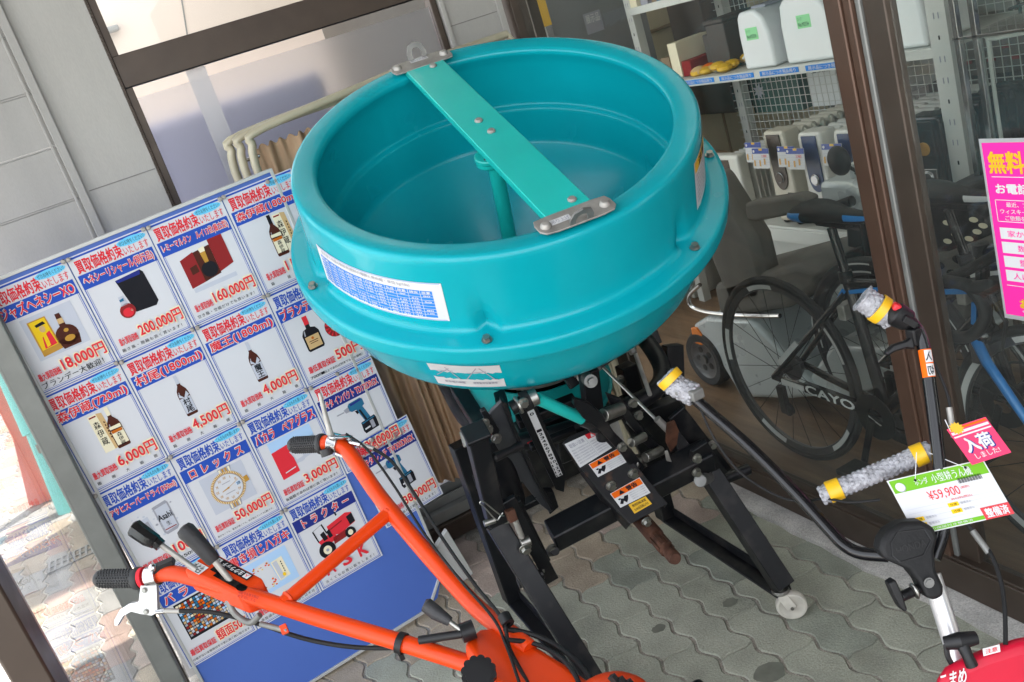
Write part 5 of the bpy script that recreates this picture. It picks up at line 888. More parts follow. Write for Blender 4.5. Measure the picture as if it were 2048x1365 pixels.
for k in range(48): b.box((3.05, 2.35 + .036 * k, 1.05), (.0028, .0028, 1.8), 'shelf_paint')
for k in range(46): b.box((3.046, 3.2, .18 + .038 * k), (.0028, 1.72, .0028), 'shelf_paint')
b.build('mesh_panel', sh)
b = MB(); b.box((2.83, 3.2, .475), (.52, 1.76, .03), 'shelf_paint'); b.box((2.57, 3.2, .45), (.02, 1.76, .06), 'shelf_paint'); b.box((2.9, 3.2, .22), (.3, 1.7, .4), 'shelf_paint'); b.build('plinth', sh, bevel=.003)
# kitchen appliances on the shelf
def rice_cooker(y, label, w=.26, z=1.168, x=2.62, rot=0.0, h=.25):
    t = thing('bread_maker', (x + .12, y, z), label, 'appliance', 'white appliances on the shelf')
    b = MB(); s = [(-.5, 0), (.5, 0), (.5, .35), (.46, .62), (.34, .86), (.12, 1.0), (-.38, 1.0), (-.46, .9), (-.5, .6)]
    P_ = [Vector((x, y - q[0] * w, z + q[1] * h)) for q in s]; b.prism(P_, (.26, 0, 0), 'appliance_white'); b.build('body', t, bevel=.014, seg=3)
    b = MB(); b.box((x + .13, y, z + h + .004), (.16, w * .45, .012), 'print_grey'); b.box((x + .13, y + w * .502, z + h * .45), (.16, .01, h * .5), 'print_grey'); b.build('lid_panel', t, bevel=.003)
    b = MB(); fm = lambda o: (lambda u, v: Vector((x - .0015 - o, y + .045 - .075 * u, z + h * .72 - .05 * v))); b.rect(fm(0), 0, 0, 1, 1, 'note_green'); b.text(fm(.001), 'No.M2334', .1, .55, .85, .85, 'print_black'); b.text(fm(.001), 'コープ', .1, .15, .4, .4, 'print_black'); b.build('note', t)
    return t
rice_cooker(3.27, 'white rounded appliance with an upright green note, farthest left on the shelf', .19, h=.235)
rice_cooker(2.96, 'white rounded appliance with a green note, just left of the brown post', .29, h=.25)
rice_cooker(2.545, 'white boxy appliance seen between the brown post and the shelf upright', .26, h=.28)
b = MB(); b.box((2.80, 3.62, 1.27), (.2, .13, .2), 'dark_box'); b.box((2.80, 3.63, 1.38), (.2, .14, .02), 'dark_box'); b.box((2.795, 3.72, 1.25), (.15, .06, .16), 'dark_box'); tag(b.build('dark_speaker', bevel=.006), 'dark brown upright box standing on the shelf left of the appliances', 'box')
b = MB(); rn = random.Random(5)
for k in range(16): b.ball((2.70 + rn.uniform(-.06, .08), 3.62 + rn.uniform(-.2, .14), 1.18 + rn.uniform(0, .02)), rn.uniform(.015, .03), rn.choice(['yellow_tape', 'yellow_tape', 'print_orange', 'print_tan', 'cast_grey']), (1.4, 1.6, .8), 10)
tag(b.build('yellow_clutter'), 'heap of yellow and orange packaged small goods on the shelf edge', 'goods')
b = MB(); b.tube(smooth([(2.72, 3.42, 1.19), (2.7, 3.36, 1.2), (2.68, 3.40, 1.22), (2.7, 3.46, 1.2), (2.75, 3.50, 1.2), (2.8, 3.44, 1.21)], 5), .008, 'print_tan', 8); b.tube(smooth([(2.66, 3.4, 1.18), (2.65, 3.33, 1.2), (2.66, 3.36, 1.25), (2.66, 3.42, 1.21)], 5), .004, 'heater_white', 8); tag(b.build('cable_coil'), 'pale coiled cable lying on the shelf beside the white appliance', 'cable')
# cartons behind the mesh
b = MB(); b.box((3.25, 3.34, .985), (.28, .46, .24), 'carton_print')
fm = lambda o: (lambda u, v: Vector((3.1085 - o, 3.565 - .45 * u, 1.10 - .225 * v)))
b.flat(fm(0), [(.06, .36), (.12, .22), (.2, .14), (.28, .20), (.33, .34)], 'print_black'); b.rect(fm(.0005), .06, .27, .33, .29, 'carton_print')
for u in (.13, .2, .26): b.rect(fm(.0005), u, .1, u + .008, .36, 'carton_print')
for (u, v) in ((.52, .12), (.76, .10), (.52, .58), (.76, .56)):
    b.rect(fm(0), u, v, u + .17, v + .30, 'print_black'); b.rect(fm(.0005), u + .08, v, u + .09, v + .3, 'carton_print'); b.rect(fm(.0005), u, v + .14, u + .17, v + .155, 'carton_print')
b.rect(fm(0), .47, 0, .475, 1, 'print_grey'); b.flat(fm(0), ring(.41, .2, .025, .05, 12), 'print_grey'); b.flat(fm(0), ring(.41, .42, .025, .05, 12), 'print_grey'); tag(b.build('printed_carton'), 'white carton printed with garage doors and windows behind the wire mesh', 'carton')
b = MB(); b.box((3.26, 3.83, .97), (.28, .36, .24), 'carton_green'); fm = lambda u, v: Vector((3.118, 4.0 - .34 * u, 1.07 - .2 * v)); b.text(fm, 'スノーピーク', .32, .15, .9, .35, 'print_grey', .02)
st = [(.17 + (.13 if k % 2 else .06) * cos(k * pi / 8), .55 + (.26 if k % 2 else .12) * sin(k * pi / 8)) for k in range(16)]; b.flat(fm, st, 'print_lilac'); tag(b.build('green_carton'), 'dark green carton with a pale leaf mark behind the wire mesh', 'carton')
b = MB(); b.box((3.3, 2.68, 1.02), (.2, .48, .2), 'panel_brown'); b.box((3.3, 2.7, .83), (.26, .5, .16), 'dark_box')
for k in range(14): b.box((3.19, 2.48 + .035 * k, 1.02 + .05 * sin(k * 2.1)), (.01, .03, .012), rn.choice(['print_grey', 'print_maroon', 'print_tan']))
tag(b.build('wrapped_stock'), 'dark shrink wrapped goods behind the mesh right of the brown post', 'goods')
b = MB(); b.box((3.35, 4.5, 1.0), (.4, .6, .3), 'dark_box'); b.box((3.3, 4.45, 1.35), (.3, .3, .4), 'dark_box'); tag(b.build('storage_crate', bevel=.01), 'dark crates piled up in the far corner of the shop', 'crate')
mat('cream_board', (.62, .56, .40), .6, var=.06); b = MB(); b.box((3.5, 5.0, 1.1), (1.6, .4, 2.2), 'cream_board')
for k in range(4): b.box((3.5, 4.795, .35 + .5 * k), (1.5, .012, .02), 'cardboard')
for k in range(3): b.box((3.0 + .5 * k, 4.795, 1.1), (.016, .012, 2.1), 'cardboard')
tag(b.build('storage_cabinet', bevel=.006), 'cream storage cabinet standing in the far corner of the shop', 'cabinet')
b = MB()
for (y, h, m) in ((3.98, .10, 'cardboard'), (3.90, .16, 'print_cream'), (3.82, .07, 'print_maroon')): b.box((2.75, y, 1.17 + h / 2), (.2, .07, h), m)
tag(b.build('small_cartons', bevel=.003), 'small cream and brown cartons at the far left end of the shelf', 'cartons')
b = MB()
for k in range(9): b.box((2.7 + .012 * (k % 3), 4.05 - .075 * k, 1.56 + .02 * (k % 4)), (.2, .06, .07 + .04 * (k % 4)), ['print_cream', 'print_grey', 'cardboard', 'print_teal', 'print_lilac'][k % 5])
tag(b.build('upper_stock', bevel=.003), 'mixed small boxes packed along the topmost shelf board', 'stock')
# basket and red bundle
bk = MB(); bk.lathe([(0, .0), (.10, .0), (.125, .06), (.135, .13), (.13, .135), (.118, .06), (.095, .01), (0, .01)], (2.75, 4.02, .60), (0, 0, 1), 'wicker', 28)
for k in range(6): bk.lathe([(.128 + .0012 * k, .018 * k + .016), (.132 + .0012 * k, .018 * k + .022), (.128 + .0012 * k, .018 * k + .028)], (2.75, 4.02, .60), (0, 0, 1), 'wicker', 28)
bk.tube(smooth([(2.66, 4.1, .72), (2.66, 4.06, .84), (2.66, 3.96, .85), (2.66, 3.90, .72)], 5), .008, 'print_grey', 8); tag(bk.build('wicker_basket'), 'round wicker basket with a pale handle on the low shelf', 'basket')
b = MB(); b.box((2.75, 4.05, .59), (.34, .36, .02), 'shelf_paint'); b.box((2.75, 4.18, .3), (.3, .03, .58), 'shelf_paint'); tag(b.build('low_shelf', bevel=.002), 'low grey shelf board carrying the wicker basket', 'shelf')
b = MB(); b.ball((2.95, 3.66, .72), .09, 'coral_sheet', (1.2, 1.1, .8), 16); b.ball((2.93, 3.56, .70), .06, 'hi_red', (1, 1, .9), 14); b.box((2.95, 3.62, .58), (.2, .2, .2), 'hi_red'); tag(b.build('red_bundle', bevel=.01), 'red cloth bundle lying behind the mesh near the heaters', 'bundle')
# oil heaters, control ends towards the glass
def heater(y, kind, label, x=2.56, z=.492, h=.42, w=.135, fins=9):
    t = thing('oil_heater', (x + .25, y, z), label, 'heater', 'oil heaters lined up behind the glass')
    body = {'beige': 'heater_beige', 'white': 'heater_white', 'black': 'black_gloss', 'grey': 'heater_white'}[kind]; pan = {'beige': 'panel_brown', 'white': 'panel_blue', 'black': 'black_gloss', 'grey': 'print_grey'}[kind]
    b = MB(); s = [(-.5, 0), (.5, 0), (.5, .94), (.45, .985), (.38, 1), (-.38, 1), (-.45, .985), (-.5, .94)]; b.prism([Vector((x, y - q[0] * w, z + .03 + q[1] * h)) for q in s], (.085, 0, 0), body); b.build('control_housing', t, bevel=.010, seg=3)
    b = MB()
    for k in range(fins):
        xx = x + .115 + .048 * k; b.prism([Vector((xx, y - q[0] * w * 1.05, z + .045 + q[1] * (h - .035))) for q in s], (.014, 0, 0), body if kind != 'black' else 'black_gloss'); b.box((xx + .012, y, z + .21), (.036, .03, .34), body)
        for s_ in (-1, 1): b.cyl((xx + .007, y - w * .42, z + .045 + (h - .035) * (.97 if s_ > 0 else .06)), (xx + .007, y + w * .42, z + .045 + (h - .035) * (.97 if s_ > 0 else .06)), .0185, body, 12)
    b.build('fins', t, bevel=.004)
    b = MB(); p = [(.30 * cos(a * pi / 14) , (.62 if a <= 14 else .62) + .26 * sin(a * pi / 14)) for a in range(28)]
    oval = [(.30, .965), (-.30, .965)] + [(-.30 * cos(a * pi / 12), .52 - .16 * sin(a * pi / 12)) for a in range(13)]
    b.prism([Vector((x, y - q[0] * w, z + .03 + q[1] * h)) for q in oval], (-.006, 0, 0), pan); b.cyl((x - .006, y, z + .03 + .50 * h), (x - .016, y, z + .03 + .50 * h), .020, 'chrome' if kind != 'beige' else 'panel_brown'); b.lathe([(.018, 0), (.024, .003), (.024, -.002)], (x - .010, y, z + .03 + .50 * h), (-1, 0, 0), 'chrome', 20)
    if kind == 'black': b.prism([Vector((x - .004, y - q[0] * w * .9, z + .03 + (q[1] * .8 - .20) * h)) for q in oval], (-.006, 0, 0), 'chrome'); b.cyl((x - .01, y, z + .03 + .36 * h), (x - .018, y, z + .03 + .36 * h), .02, 'appliance_white'); b.cyl((x - .006, y, z + .03 + .74 * h), (x - .012, y, z + .03 + .74 * h), .024, 'print_gold')
    b.build('control_panel', t, bevel=.002)
    b = MB(); b.box((x - .0008, y - w * .25, z + .03 + .20 * h), (.002, w * .22, h * .26), 'print_black' if kind != 'white' else 'print_grey'); b.build('vent', t)
    for xx in (x + .06, x + .46):
        b = MB(); b.bar((xx, y - w * .8, z + .028), (xx, y + w * .8, z + .028), .03, .02, body)
        for s_ in (-1, 1): b.cyl((xx - .012, y + s_ * w * .7, z + .014), (xx + .012, y + s_ * w * .7, z + .014), .014, 'black_plastic')
        b.build('foot_bar', t, bevel=.002)
    return t
heater(3.21, 'beige', 'beige oil heater with a dark brown oval panel', h=.395)
heater(3.00, 'white', 'white oil heater with a dark blue panel, left of the brown post', h=.385)
heater(2.80, 'white', 'white oil heater mostly hidden behind the brown post', h=.39)
heater(2.62, 'grey', 'plain pale oil heater right of the brown post', h=.41)
heater(2.435, 'black', 'glossy black oil heater beside the shelf upright', h=.425, w=.15)
# convector heater on the left
t = thing('convector_heater', (2.75, 3.62, .49), 'white convector heater with a small dark display at the left end of the row', 'heater')
b = MB(); b.box((2.60, 3.60, .66), (.06, .21, .30), 'heater_white'); b.build('front_housing', t, bevel=.014, seg=3)
b = MB()
for k in range(14): b.box((2.65 + .026 * k, 3.60, .65), (.006, .22, .26), 'heater_white')
b.build('fins', t)
b = MB(); b.box((2.568, 3.62, .76), (.004, .12, .06), 'panel_brown'); b.box((2.568, 3.54, .61), (.004, .07, .12), 'panel_brown'); b.box((2.568, 3.60, .69), (.004, .06, .03), 'print_lilac'); b.build('display', t)
# price tags hung on the heaters
mat('tag_blue', '#243c8e', .4); mat('tag_amber', '#c89a50', .5)
def htag(x, y, z, label, w=.105, tilt=0.0):
    fm = lambda o: (lambda u, v: Vector((x - o - .01 * v, y + w / 2 - w * u, z - w * .80 * v + tilt * (u - .5) * w)))
    b = MB(); b.prism([fm(0)(*p) for p in ((0, 0), (1, 0), (1, 1), (0, 1))], (.0015, 0, 0), 'print_white'); s = tag(b.build('price_tag'), label, 'price tag', 'price tags on the heaters')
    b = MB(); b.rect(fm(.001), 0, 0, 1, .26, 'tag_blue'); b.flat(fm(.0015), ring(.1, .14, .06, .07, 12), 'print_white'); b.rect(fm(.0015), .42, .0, .62, .1, 'yellow_tape')
    for v in (.42, .55, .68, .81): b.rect(fm(.001), .05, v, .95, v + .02, 'print_lilac')
    for (u, v) in ((.06, .58), (.38, .58), (.66, .5)): b.rect(fm(.0015), u, v, u + .1, v + .3, 'tag_amber')
    b.text(fm(.0015), '3,980', .55, .32, .85, .46, 'print_red'); b.build('printing', s)
htag(2.522, 3.30, .885, 'blue topped price tag, rear one on the beige heater'); htag(2.510, 3.245, .862, 'blue topped price tag, front one on the beige heater with the oval panel')
htag(2.522, 3.10, .865, 'blue topped price tag, rear one on the blue panelled white heater'); htag(2.510, 3.035, .860, 'blue topped price tag, front one on the blue panelled white heater')
htag(2.522, 2.84, .872, 'blue topped price tag just left of the brown post'); htag(2.522, 2.565, .885, 'blue topped price tag, rear one between post and upright'); htag(2.510, 2.487, .888, 'blue topped price tag, front one on the black heater', .12)
# glass showcase at the far right
sc = thing('glass_showcase', (2.55, 1.95, 0), 'glass showcase with wire mesh and metal frame behind the pink poster', 'showcase')
b = MB()
for y in (2.185, 2.12, 1.6): b.box((2.50, y, 1.0), (.02, .018, 2.0), 'chrome')
b.box((2.50, 1.9, 1.205), (.02, .6, .008), 'chrome'); b.box((2.75, 1.9, 1.20), (.5, .6, .006), 'window_glass'); b.build('metal_frame', sc, bevel=.001)
b = MB()
for k in range(16): b.box((2.98, 1.62 + .036 * k, 1.0), (.003, .003, 1.9), 'shelf_paint')
for k in range(44): b.box((2.976, 1.9, .2 + .038 * k), (.003, .6, .003), 'shelf_paint')
b.tube(smooth([(2.52, 2.10, .7), (2.52, 2.10, 1.16), (2.52, 2.07, 1.185), (2.52, 1.7, 1.20)], 5), .006, 'shelf_paint', 8); b.build('mesh_panel', sc)
b = MB(); b.box((2.497, 1.9, 1.05), (.004, .56, 1.8), 'window_glass'); b.build('glass_door', sc)
b = MB(); b.box((2.72, 1.88, 1.232), (.22, .30, .045), 'panel_blue'); b.tube(smooth([(2.62, 2.06, 1.23), (2.6, 2.04, 1.30), (2.62, 1.95, 1.31), (2.62, 1.9, 1.28), (2.6, 1.98, 1.27), (2.6, 2.08, 1.25)], 5), .005, 'black_rubber', 8); tag(b.build('blue_player', bevel=.006), 'flat dark blue device with a coiled black cord on the glass shelf', 'device')
b = MB()
for k in range(5): b.box((2.85, 1.9, .30 + .17 * k), (.2, .5, .12 - .01 * k), ['dark_box', 'panel_brown', 'carton_green', 'dark_box', 'print_grey'][k])
tag(b.build('showcase_stock', bevel=.01), 'dark boxed goods stacked behind the mesh of the showcase', 'goods')
# ---------------------------------------------------------------- bicycles
def bicycle(x, yr, name_lbl, main, acc, tyre_r=.013, white_band=False, word=None, lean=.03, zz=.0, drop=True):
    t = thing('bicycle', (x, yr - .5, 0), name_lbl, 'bicycle', None)
    def B(s, z, o=0.0): return Vector((x + o + lean * (z - .3), yr - s, z + zz))     # s forward along the bike
    R = .318; hubR, hubF = (0, .335), (1.0, .335)
    def wheel(h, nm):
        w = MB(); C = B(*h); ax = Vector((1, 0, -lean)).normalized(); w.lathe([(R + tyre_r * cos(a), tyre_r * sin(a)) for a in [k * 2 * pi / 10 for k in range(11)]], C, ax, 'tyre', 64)
        o = w.build(nm, t)
        w = MB(); w.lathe([(R - .012, -.010), (R - .034, -.006), (R - .036, 0), (R - .034, .006), (R - .012, .010)], C, ax, 'rim_grey', 64); w.lathe([(0, -.045), (.014, -.045), (.014, -.03), (.010, -.025), (.010, .025), (.014, .03), (.014, .045), (0, .045)], C, ax, 'black_plastic', 16); w.build('rim', o)
        w = MB(); u = ax.orthogonal().normalized(); v = ax.cross(u)
        for k in range(20): a = k * pi / 10; s_ = 1 if k % 2 else -1; w.cyl(C + ax * .022 * s_ + (u * cos(a + .25 * s_) + v * sin(a + .25 * s_)) * .012, C + (u * cos(a) + v * sin(a)) * (R - .034), .0011, 'black_plastic', 5)
        w.build('spokes', o)
        w = MB()
        for k in range(5 if nm == 'wheel' else 0):
            a0 = .4 + k * 2 * pi / 5; w.lathe([(R - .014, -.0116), (R - .030, -.0078)] if not white_band else [(R + tyre_r * .6, -tyre_r * .9), (R - tyre_r * .7, -tyre_r * .85)], C, ax, 'decal_white', 16, ref=u, a0=a0, a1=a0 + (.9 if h[0] > .5 else .42))
        w.build('rim_decal', o)
    wheel(hubR, 'wheel'); wheel(hubF, 'wheel')
    bb, st, hd_t, hd_b = (.42, .29), (.355, .70), (.82, .75), (.80, .62)
    f = MB(); f.tube([B(*bb), B(*st)], [.018, .017], main, 14); f.tube([B(.36, .685), B(.80, .735)], [.016, .019], main, 14); f.tube([B(*bb), B(.79, .645)], [.020, .021], main, 14); f.tube([B(*hd_b), B(*hd_t)], .020, main, 14)
    for s_ in (-1, 1): f.tube([B(0, .335, .06 * s_), B(.12, .32, .045 * s_), B(*bb, .02 * s_)], [.010, .012, .012], main, 10); f.tube([B(0, .335, .06 * s_), B(.352, .66, .018 * s_)], [.009, .010], main, 10)
    f.build('frame', t)
    f = MB()
    for s_ in (-1,): f.bar(B(.37, .668, -.016), B(.52, .70, -.0175), .003, .012, acc, Vector((1, 0, 0))); f.bar(B(.30, .61, -.022), B(.352, .672, -.018), .003, .014, acc, Vector((1, 0, 0))); f.bar(B(.66, .708, -.0185), B(.80, .73, -.0205), .004, .014, acc, Vector((1, 0, 0))); f.bar(B(.80, .70, -.0215), B(.79, .64, -.0215), .004, .012, acc, Vector((1, 0, 0))); f.bar(B(.62, .735, -.016), B(.72, .745, -.017), .004, .004, 'decal_white', Vector((1, 0, 0)))
    f.bar(B(.055, .40, -.0685), B(.15, .485, -.060), .004, .017, 'decal_white', Vector((1, 0, 0))); f.bar(B(.05, .334, -.069), B(.14, .322, -.0575), .004, .017, 'decal_white', Vector((1, 0, 0)))
    if word:
        p0, p1 = B(.16, .332, -.0575), B(.345, .308, -.040); up = Vector((0, 0, .030)); f.bar(p0 - (p1 - p0) * .05 + up * 0, p1 + (p1 - p0) * .05, .016, .034, main, Vector((1, 0, 0))); f.text(lambda u, v: p0 + (p1 - p0) * u + up * (.5 - v) + Vector((-.0095, 0, 0)), word, 0, 0, 1, 1, 'decal_white', .03)
    if white_band:
        for (s0, z0, s1, z1) in ((.50, .366, .58, .444), (.61, .472, .66, .52), (.69, .548, .75, .606)): f.bar(B(s0, z0, -.024), B(s1, z1, -.024), .004, .034, 'decal_white', Vector((1, 0, 0)))
    f.build('frame_decal', t)
    f = MB()
    for s_ in (-1, 1): f.tube([B(.80, .60, .03 * s_), B(.84, .56, .05 * s_), B(1.0, .335, .055 * s_)], [.014, .013, .009], main if s_ > 0 else acc, 12)
    f.ball(B(.80, .61), .034, main, (1.2, 1, .8)); f.build('fork', t)
    f = MB(); f.tube([B(.355, .70), B(.325, .855)], .0135, 'black_gloss', 14); f.cyl(B(.352, .69), B(.348, .725), .020, 'black_plastic'); f.bar(B(.28, .87), B(.40, .865), .03, .016, 'black_plastic', Vector((1, 0, 0))); f.build('seat_post', t, bevel=.002)
    f = MB(); prof_ = [(-.135, .02, .006), (-.125, .072, .022), (-.06, .074, .026), (0, .045, .022), (.07, .024, .018), (.13, .02, .016), (.15, .008, .008)]; n = 14; vs = []
    for (s, w_, h_) in prof_:
        for k in range(n): a = 2 * pi * k / n; vs.append(B(.335 + s, .905 + h_ * sin(a) * (1 if sin(a) > 0 else 1.4) - .01 * (s > .05), w_ * cos(a)))
    fs = [(i * n + k, (i + 1) * n + k, (i + 1) * n + (k + 1) % n, i * n + (k + 1) % n) for i in range(len(prof_) - 1) for k in range(n)] + [tuple(range(n))[::-1], tuple((len(prof_) - 1) * n + k for k in range(n))]
    f.add(vs, fs, 'black_rubber')
    for q in range((len(prof_) - 1) * n):
        i, k = divmod(q, n)
        if (i <= 1 and k in (6, 7, 8, 13)) or (i >= 4 and k in (6, 7, 13, 0)): f.m[q] = acc
    f.build('saddle', t, sub=1)
    f = MB(); f.cyl(B(.815, .75), B(.825, .83), .0165, 'black_gloss'); f.tube([B(.822, .825), B(.90, .845)], .015, 'black_gloss', 12); f.lathe([(.0, .02), (.02, .018), (.021, -.01), (.0, -.01)], B(.822, .83), (0, 0, 1), 'black_plastic', 16)
    f.tube(smooth([B(.90, .845, -.21), B(.905, .845, -.1), B(.90, .845), B(.905, .845, .1), B(.90, .845, .21)], 4), .0135, 'black_rubber', 12)
    for s_ in (-1, 1):
        if drop: f.tube(smooth([B(.90, .845, .21 * s_), B(.97, .84, .215 * s_), B(1.0, .78, .215 * s_), B(.95, .72, .22 * s_), B(.86, .715, .22 * s_)], 5), .0145, 'black_rubber', 12); f.tube([B(.98, .84, .215 * s_), B(1.03, .85, .215 * s_), B(1.035, .87, .215 * s_)], [.016, .018, .012], 'black_rubber', 12); f.tube([B(1.02, .84, .215 * s_), B(1.05, .77, .215 * s_), B(1.03, .70, .215 * s_)], [.006, .005, .004], 'black_plastic', 8)
        else: f.tube([B(.90, .845, .21 * s_), B(.89, .845, .31 * s_)], .016, 'black_rubber', 12)
    f.build('handlebar', t)
    f = MB(); f.lathe([(.085, -.002), (.092, -.002), (.092, .002), (.085, .002), (.085, -.002)], B(*bb, .045), (1, 0, 0), 'black_plastic', 40); f.lathe([(.03, -.002), (.075, -.002), (.075, .002), (.03, .002)], B(*bb, -.045), (1, 0, 0), 'black_plastic', 32); f.bar(B(.42, .29, -.06), B(.36, .13, -.062), .008, .022, 'black_plastic', Vector((1, 0, 0))); f.bar(B(.42, .29, .06), B(.48, .45, .062), .008, .022, 'black_plastic', Vector((1, 0, 0))); f.box(B(.36, .125, -.105), (.08, .07, .018), 'black_plastic'); f.box(B(.48, .455, .105), (.08, .07, .018), 'black_plastic')
    f.lathe([(0, -.02), (.05, -.018), (.034, .01), (0, .012)], B(0, .335, .035), (1, 0, 0), 'rim_grey', 24); f.box(B(.015, .25, -.05), (.02, .03, .1), 'black_plastic'); f.cyl(B(.03, .215, -.055), B(.03, .215, -.04), .022, 'black_plastic'); f.build('crankset', t, bevel=.002)
    f = MB(); f.box(B(.80, .57, -.02), (.04, .03, .06), 'rim_grey'); f.box(B(.33, .60, 0), (.05, .03, .05), 'bare_steel'); f.build('brake', t, bevel=.004)
    return t
bicycle(1.79, 2.425, 'black and blue racing bicycle with drop handlebars right behind the glass', 'bike_black', 'bike_blue', .0125, word='CAYO')
bicycle(2.02, 2.18, 'black bicycle with fat tyres and white markings standing behind the racing bicycle', 'bike_black', 'decal_white', .026, True, None, lean=-.05, drop=False)
# ---------------------------------------------------------------- mobility scooter
ms = thing('mobility_scooter', (2.15, 2.85, 0), 'silver mobility scooter with a grey seat and amber lamp behind the racing bicycle', 'scooter')
b = MB(); b.prism([PX(x, y, 1.98) for x, y in ((1384, 650), (1412, 634), (1500, 640), (1560, 700), (1612, 760), (1640, 795), (1580, 800), (1480, 797), (1466, 770), (1440, 728), (1398, 706))], (.46, 0, 0), 'silver_body'); b.build('body', ms, bevel=.02, seg=3)
b = MB(); b.prism([PX(x, y, 2.0) for x, y in ((1600, 780), (1660, 690), (1800, 700), (1840, 740), (1700, 800))], (.4, 0, 0), 'silver_body'); b.build('floor_board', ms, bevel=.02, seg=3)
b = MB(); b.prism([PX(x, y, 2.0) for x, y in ((1388, 345), (1425, 350), (1462, 410), (1505, 480), (1525, 560), (1525, 605), (1460, 620), (1420, 520), (1390, 420))], (.10, 0, 0), 'seat_grey'); b.build('seat_back', ms, bevel=.03, seg=3)
b = MB(); b.prism([PX(x, y, 2.0) for x, y in ((1425, 570), (1590, 530), (1640, 545), (1630, 580), (1570, 620), (1440, 640))], (.34, 0, 0), 'seat_grey'); b.build('seat', ms, bevel=.025, seg=3)
b = MB(); b.prism([PX(x, y, 1.98) for x, y in ((1488, 408), (1590, 392), (1612, 400), (1612, 425), (1510, 445), (1492, 440))], (.06, 0, 0), 'seat_grey'); b.build('armrest', ms, bevel=.012, seg=3)
b = MB(); b.prism([PX(x, y, 2.1) for x, y in ((1580, 545), (1690, 510), (1700, 545), (1600, 590))], (.2, 0, 0), 'black_rubber'); b.prism([PX(x, y, 2.2) for x, y in ((1690, 450), (1760, 470), (1800, 560), (1830, 720), (1760, 730), (1700, 600))], (.2, 0, 0), 'black_rubber'); b.build('battery_cover', ms, bevel=.012)
b = MB(); b.prism([PX(x, y, 1.972) for x, y in ((1381, 656), (1392, 656), (1408, 680), (1404, 692), (1386, 686))], (.02, 0, 0), 'amber_lens'); b.prism([PX(x, y, 1.97) for x, y in ((1884, 705), (1900, 700), (1905, 712), (1890, 722))], (.02, 0, 0), 'amber_lens'); b.build('side_lamp', ms, bevel=.004)
b = MB(); b.tube(smooth([PX(x, y, 1.985) for x, y in ((1400, 570), (1380, 590), (1382, 612), (1420, 626), (1500, 632), (1560, 632))], 5), .009, 'chrome', 10); b.build('guard_rail', ms)
for (px, py, xx) in ((1437, 787, 2.0), (1800, 830, 2.05)):
    c = PX(px, py, xx); c.z = max(c.z, .13); c = Vector((xx, c.y, .125)); b = MB(); b.lathe([(.085, -.03), (.112, -.034), (.122, -.02), (.122, .02), (.112, .034), (.085, .03)], c, (1, 0, 0), 'tyre', 36); o = b.build('wheel', ms)
    b = MB(); b.lathe([(0, -.030), (.02, -.032), (.022, -.022), (.066, -.022), (.085, -.030), (.086, .0), (0, .0)], c, (1, 0, 0), 'rim_grey', 28)
    for k in range(5): a = k * 2 * pi / 5; b.cyl(c + Vector((-.0225, .044 * cos(a), .044 * sin(a))), c + Vector((-.024, .044 * cos(a), .044 * sin(a))), .014, 'black_plastic', 12)
    b.build('hub', o)
b = MB(); b.prism([PX(x, y, 2.15) for x, y in ((1636, 365), (1690, 368), (1730, 388), (1738, 432), (1700, 440), (1640, 402))], (.22, 0, 0), 'silver_body'); b.prism([PX(x, y, 2.2) for x, y in ((1690, 330), (1705, 325), (1720, 370), (1700, 372))], (.1, 0, 0), 'silver_body'); b.build('steering_cowl', ms, bevel=.02, seg=3)
b = MB(); b.tube([PX(1740, 440, 2.2), PX(1790, 760, 2.2)], .035, 'black_plastic', 14); b.cyl(PX(1600, 440, 2.1), PX(1704, 402, 2.12), .017, 'black_rubber'); b.tube([PX(1712, 345, 2.16), PX(1724, 352, 2.16)], .007, 'black_plastic', 8); b.build('tiller_post', ms)
c = PX(1678, 322, 2.14); b = MB(); b.ball(c, .048, 'black_plastic', (.45, 1, 1.05), 20); b.tube([c, PX(1716, 345, 2.16)], .006, 'black_plastic', 8); b.build('mirror', ms)
c = PX(1800, 300, 2.3); b = MB(); b.ball(c, .05, 'black_plastic', (.45, .8, 1.3), 20); b.tube([c, PX(1790, 370, 2.3)], .006, 'black_plastic', 8); b.build('mirror', ms)
# fridge, column and cardboard in the shop corner
mat('fridge_grey', (.17, .18, .19), .4, var=.05, vs_=4)
b = MB(); q = [PY(x, 40, 4.3) for x in (1100, 1158, 1300)]
b.box(((q[0].x + q[1].x) / 2, 4.45, 1.0), (q[1].x - q[0].x - .004, .3, 2.4), 'fridge_grey'); b.box(((q[1].x + q[2].x) / 2, 4.47, 1.0), (q[2].x - q[1].x, .3, 2.4), 'fridge_grey')
r0 = PY(1165, 30, 4.318); b.rect(lambda u, v: Vector((r0.x + .10 * u, 4.318, r0.z - .10 * v)), 0, 0, 1, 1, 'print_grey'); b.text(lambda u, v: Vector((r0.x + .10 * u, 4.317, r0.z - .10 * v)), '展示品', .1, .1, .9, .5, 'print_white', .02); tag(b.build('refrigerator', bevel=.008), 'tall grey refrigerator standing behind the hopper in the shop corner', 'refrigerator')
b = MB(); q0 = PY(1092, 40, 4.2); b.box((q0.x - .02, 4.25, 1.2), (.045, .05, 2.4), 'shelf_paint'); n0 = PY(1088, 18, 4.2); b.box((n0.x, 4.221, n0.z), (.06, .004, .16), 'yellow_tape'); tag(b.build('white_column', bevel=.003), 'slim white column with a yellow strip in the shop corner', 'column')
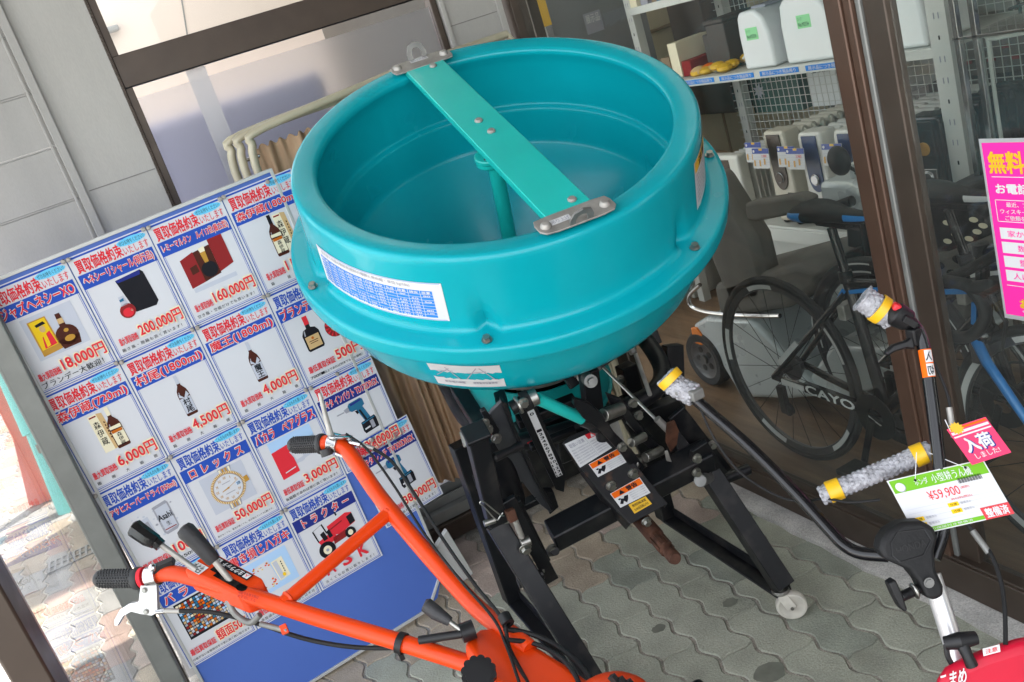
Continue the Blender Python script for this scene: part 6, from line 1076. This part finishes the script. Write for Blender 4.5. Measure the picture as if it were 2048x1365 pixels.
b = MB(); q0, q1 = PY(1040, 40, 4.2), PY(1082, 40, 4.2); b.box(((q0.x + q1.x) / 2, 4.4, 1.1), (q1.x - q0.x, .2, 2.2), 'cardboard'); b.box(((q0.x + q1.x) / 2, 4.29, 1.1), (.02, .02, 2.2), 'brown_alu'); tag(b.build('cardboard_panel', bevel=.004), 'brown cardboard panel with a dark strip in the shop corner', 'panel')
# black perforated basket chair
pc_ = thing('perforated_basket', (2.35, 2.1, 0), 'black plastic front basket with rows of oval holes behind the bicycles', 'basket')
b = MB(); P0 = [(1832, 400), (1900, 395), (1960, 440), (1975, 475), (1962, 500), (1880, 510), (1830, 500)]; b.prism([PX(x, y, 2.28) for x, y in P0], (.26, 0, 0), 'black_plastic'); b.prism([PX(x, y, 2.24) for x, y in ((1828, 512), (1880, 512), (1965, 480), (1975, 500), (1950, 560), (1930, 640), (1850, 690), (1840, 600))], (.3, 0, 0), 'seat_grey'); b.build('shell', pc_, bevel=.02, seg=3)
b = MB()
for (x, y) in ((1894, 446), (1911, 470), (1895, 483), (1947, 440), (1966, 452), (1954, 464), (1938, 478), (1923, 490)): r = .011; c = PX(x, y, 2.276); b.add([c + Vector((0, r * 1.5 * cos(a * pi / 8), r * .8 * sin(a * pi / 8))) for a in range(16)], [tuple(range(16))], 'print_cream')
for (x, y) in ((1876, 531), (1918, 520), (1906, 548), (1910, 590)): r = .018; c = PX(x, y, 2.236); b.add([c + Vector((0, r * 1.4 * cos(a * pi / 8), r * .8 * sin(a * pi / 8))) for a in range(16)], [tuple(range(16))], 'black_gloss')
b.build('holes', pc_)
# pink poster on the glass
b = MB(); XP = 1.5165; A0 = Vector((XP, 1.308, 1.202)); pw, ph = .30, .358
fm = lambda o: (lambda u, v: Vector((XP - .0012 - o * .0005, 1.308 - pw * u, 1.190 - ph * v)))
b.prism([fm(0)(*p) for p in ((0, 0), (1, 0), (1, 1), (0, 1))], (.001, 0, 0), 'print_pink'); pp = tag(b.build('pink_poster'), 'bright pink poster with yellow and white lettering stuck to the glass at the right edge', 'poster')
b = MB(); T = lambda s, u0, v0, u1, v1, m, o=.02: b.text(fm(2), s, u0, v0, u1, v1, m, o)
T('無料出', .035, .05, .40, .165, 'yellow_tape', .05); b.rect(fm(1), .04, .185, .96, .189, 'print_white'); T('お電話一本', .06, .225, .46, .28, 'print_white', .04)
for (a, c, d, e) in ((.04, .315, .96, .319), (.04, .438, .96, .442)): b.rect(fm(1), a, c, d, e, 'print_white')
b.rect(fm(1), .04, .315, .045, .442, 'print_white'); T('最近、ブランデー', .12, .327, .42, .355, 'print_white'); T('ウィスキー等、お酒', .07, .366, .42, .394, 'print_white'); T('ご依頼をいただいて', .10, .404, .44, .432, 'print_white')
for k, s in enumerate(('家から持ち出', '数がたくさ', '整理をし', '人に見られ')): v = .475 + .083 * k; b.rect(fm(1), .045, v, .96, v + .066, 'print_white'); T(s, .10 if k in (0, 3) else .16, v + .014, .10 + .06 * len(s), v + .052, 'print_pink', .02)
b.rect(fm(1), .04, .815, .96, .819, 'print_white'); T('まず', .17, .835, .32, .885, 'yellow_tape', .05); T('お電', .12, .895, .28, .948, 'yellow_tape', .05); T('※当店は買', .13, .955, .33, .975, 'print_white'); T('お客様', .17, .978, .3, .995, 'print_white'); b.build('printing', pp)
b = MB(); b.prism([Vector((XP - .0002, 1.314, 1.198)), Vector((XP - .0002, 1.0, 1.198)), Vector((XP - .0002, 1.0, .822)), Vector((XP - .0002, 1.314, .822))], (.0008, 0, 0), 'clear_tape'); b.build('sleeve', pp)
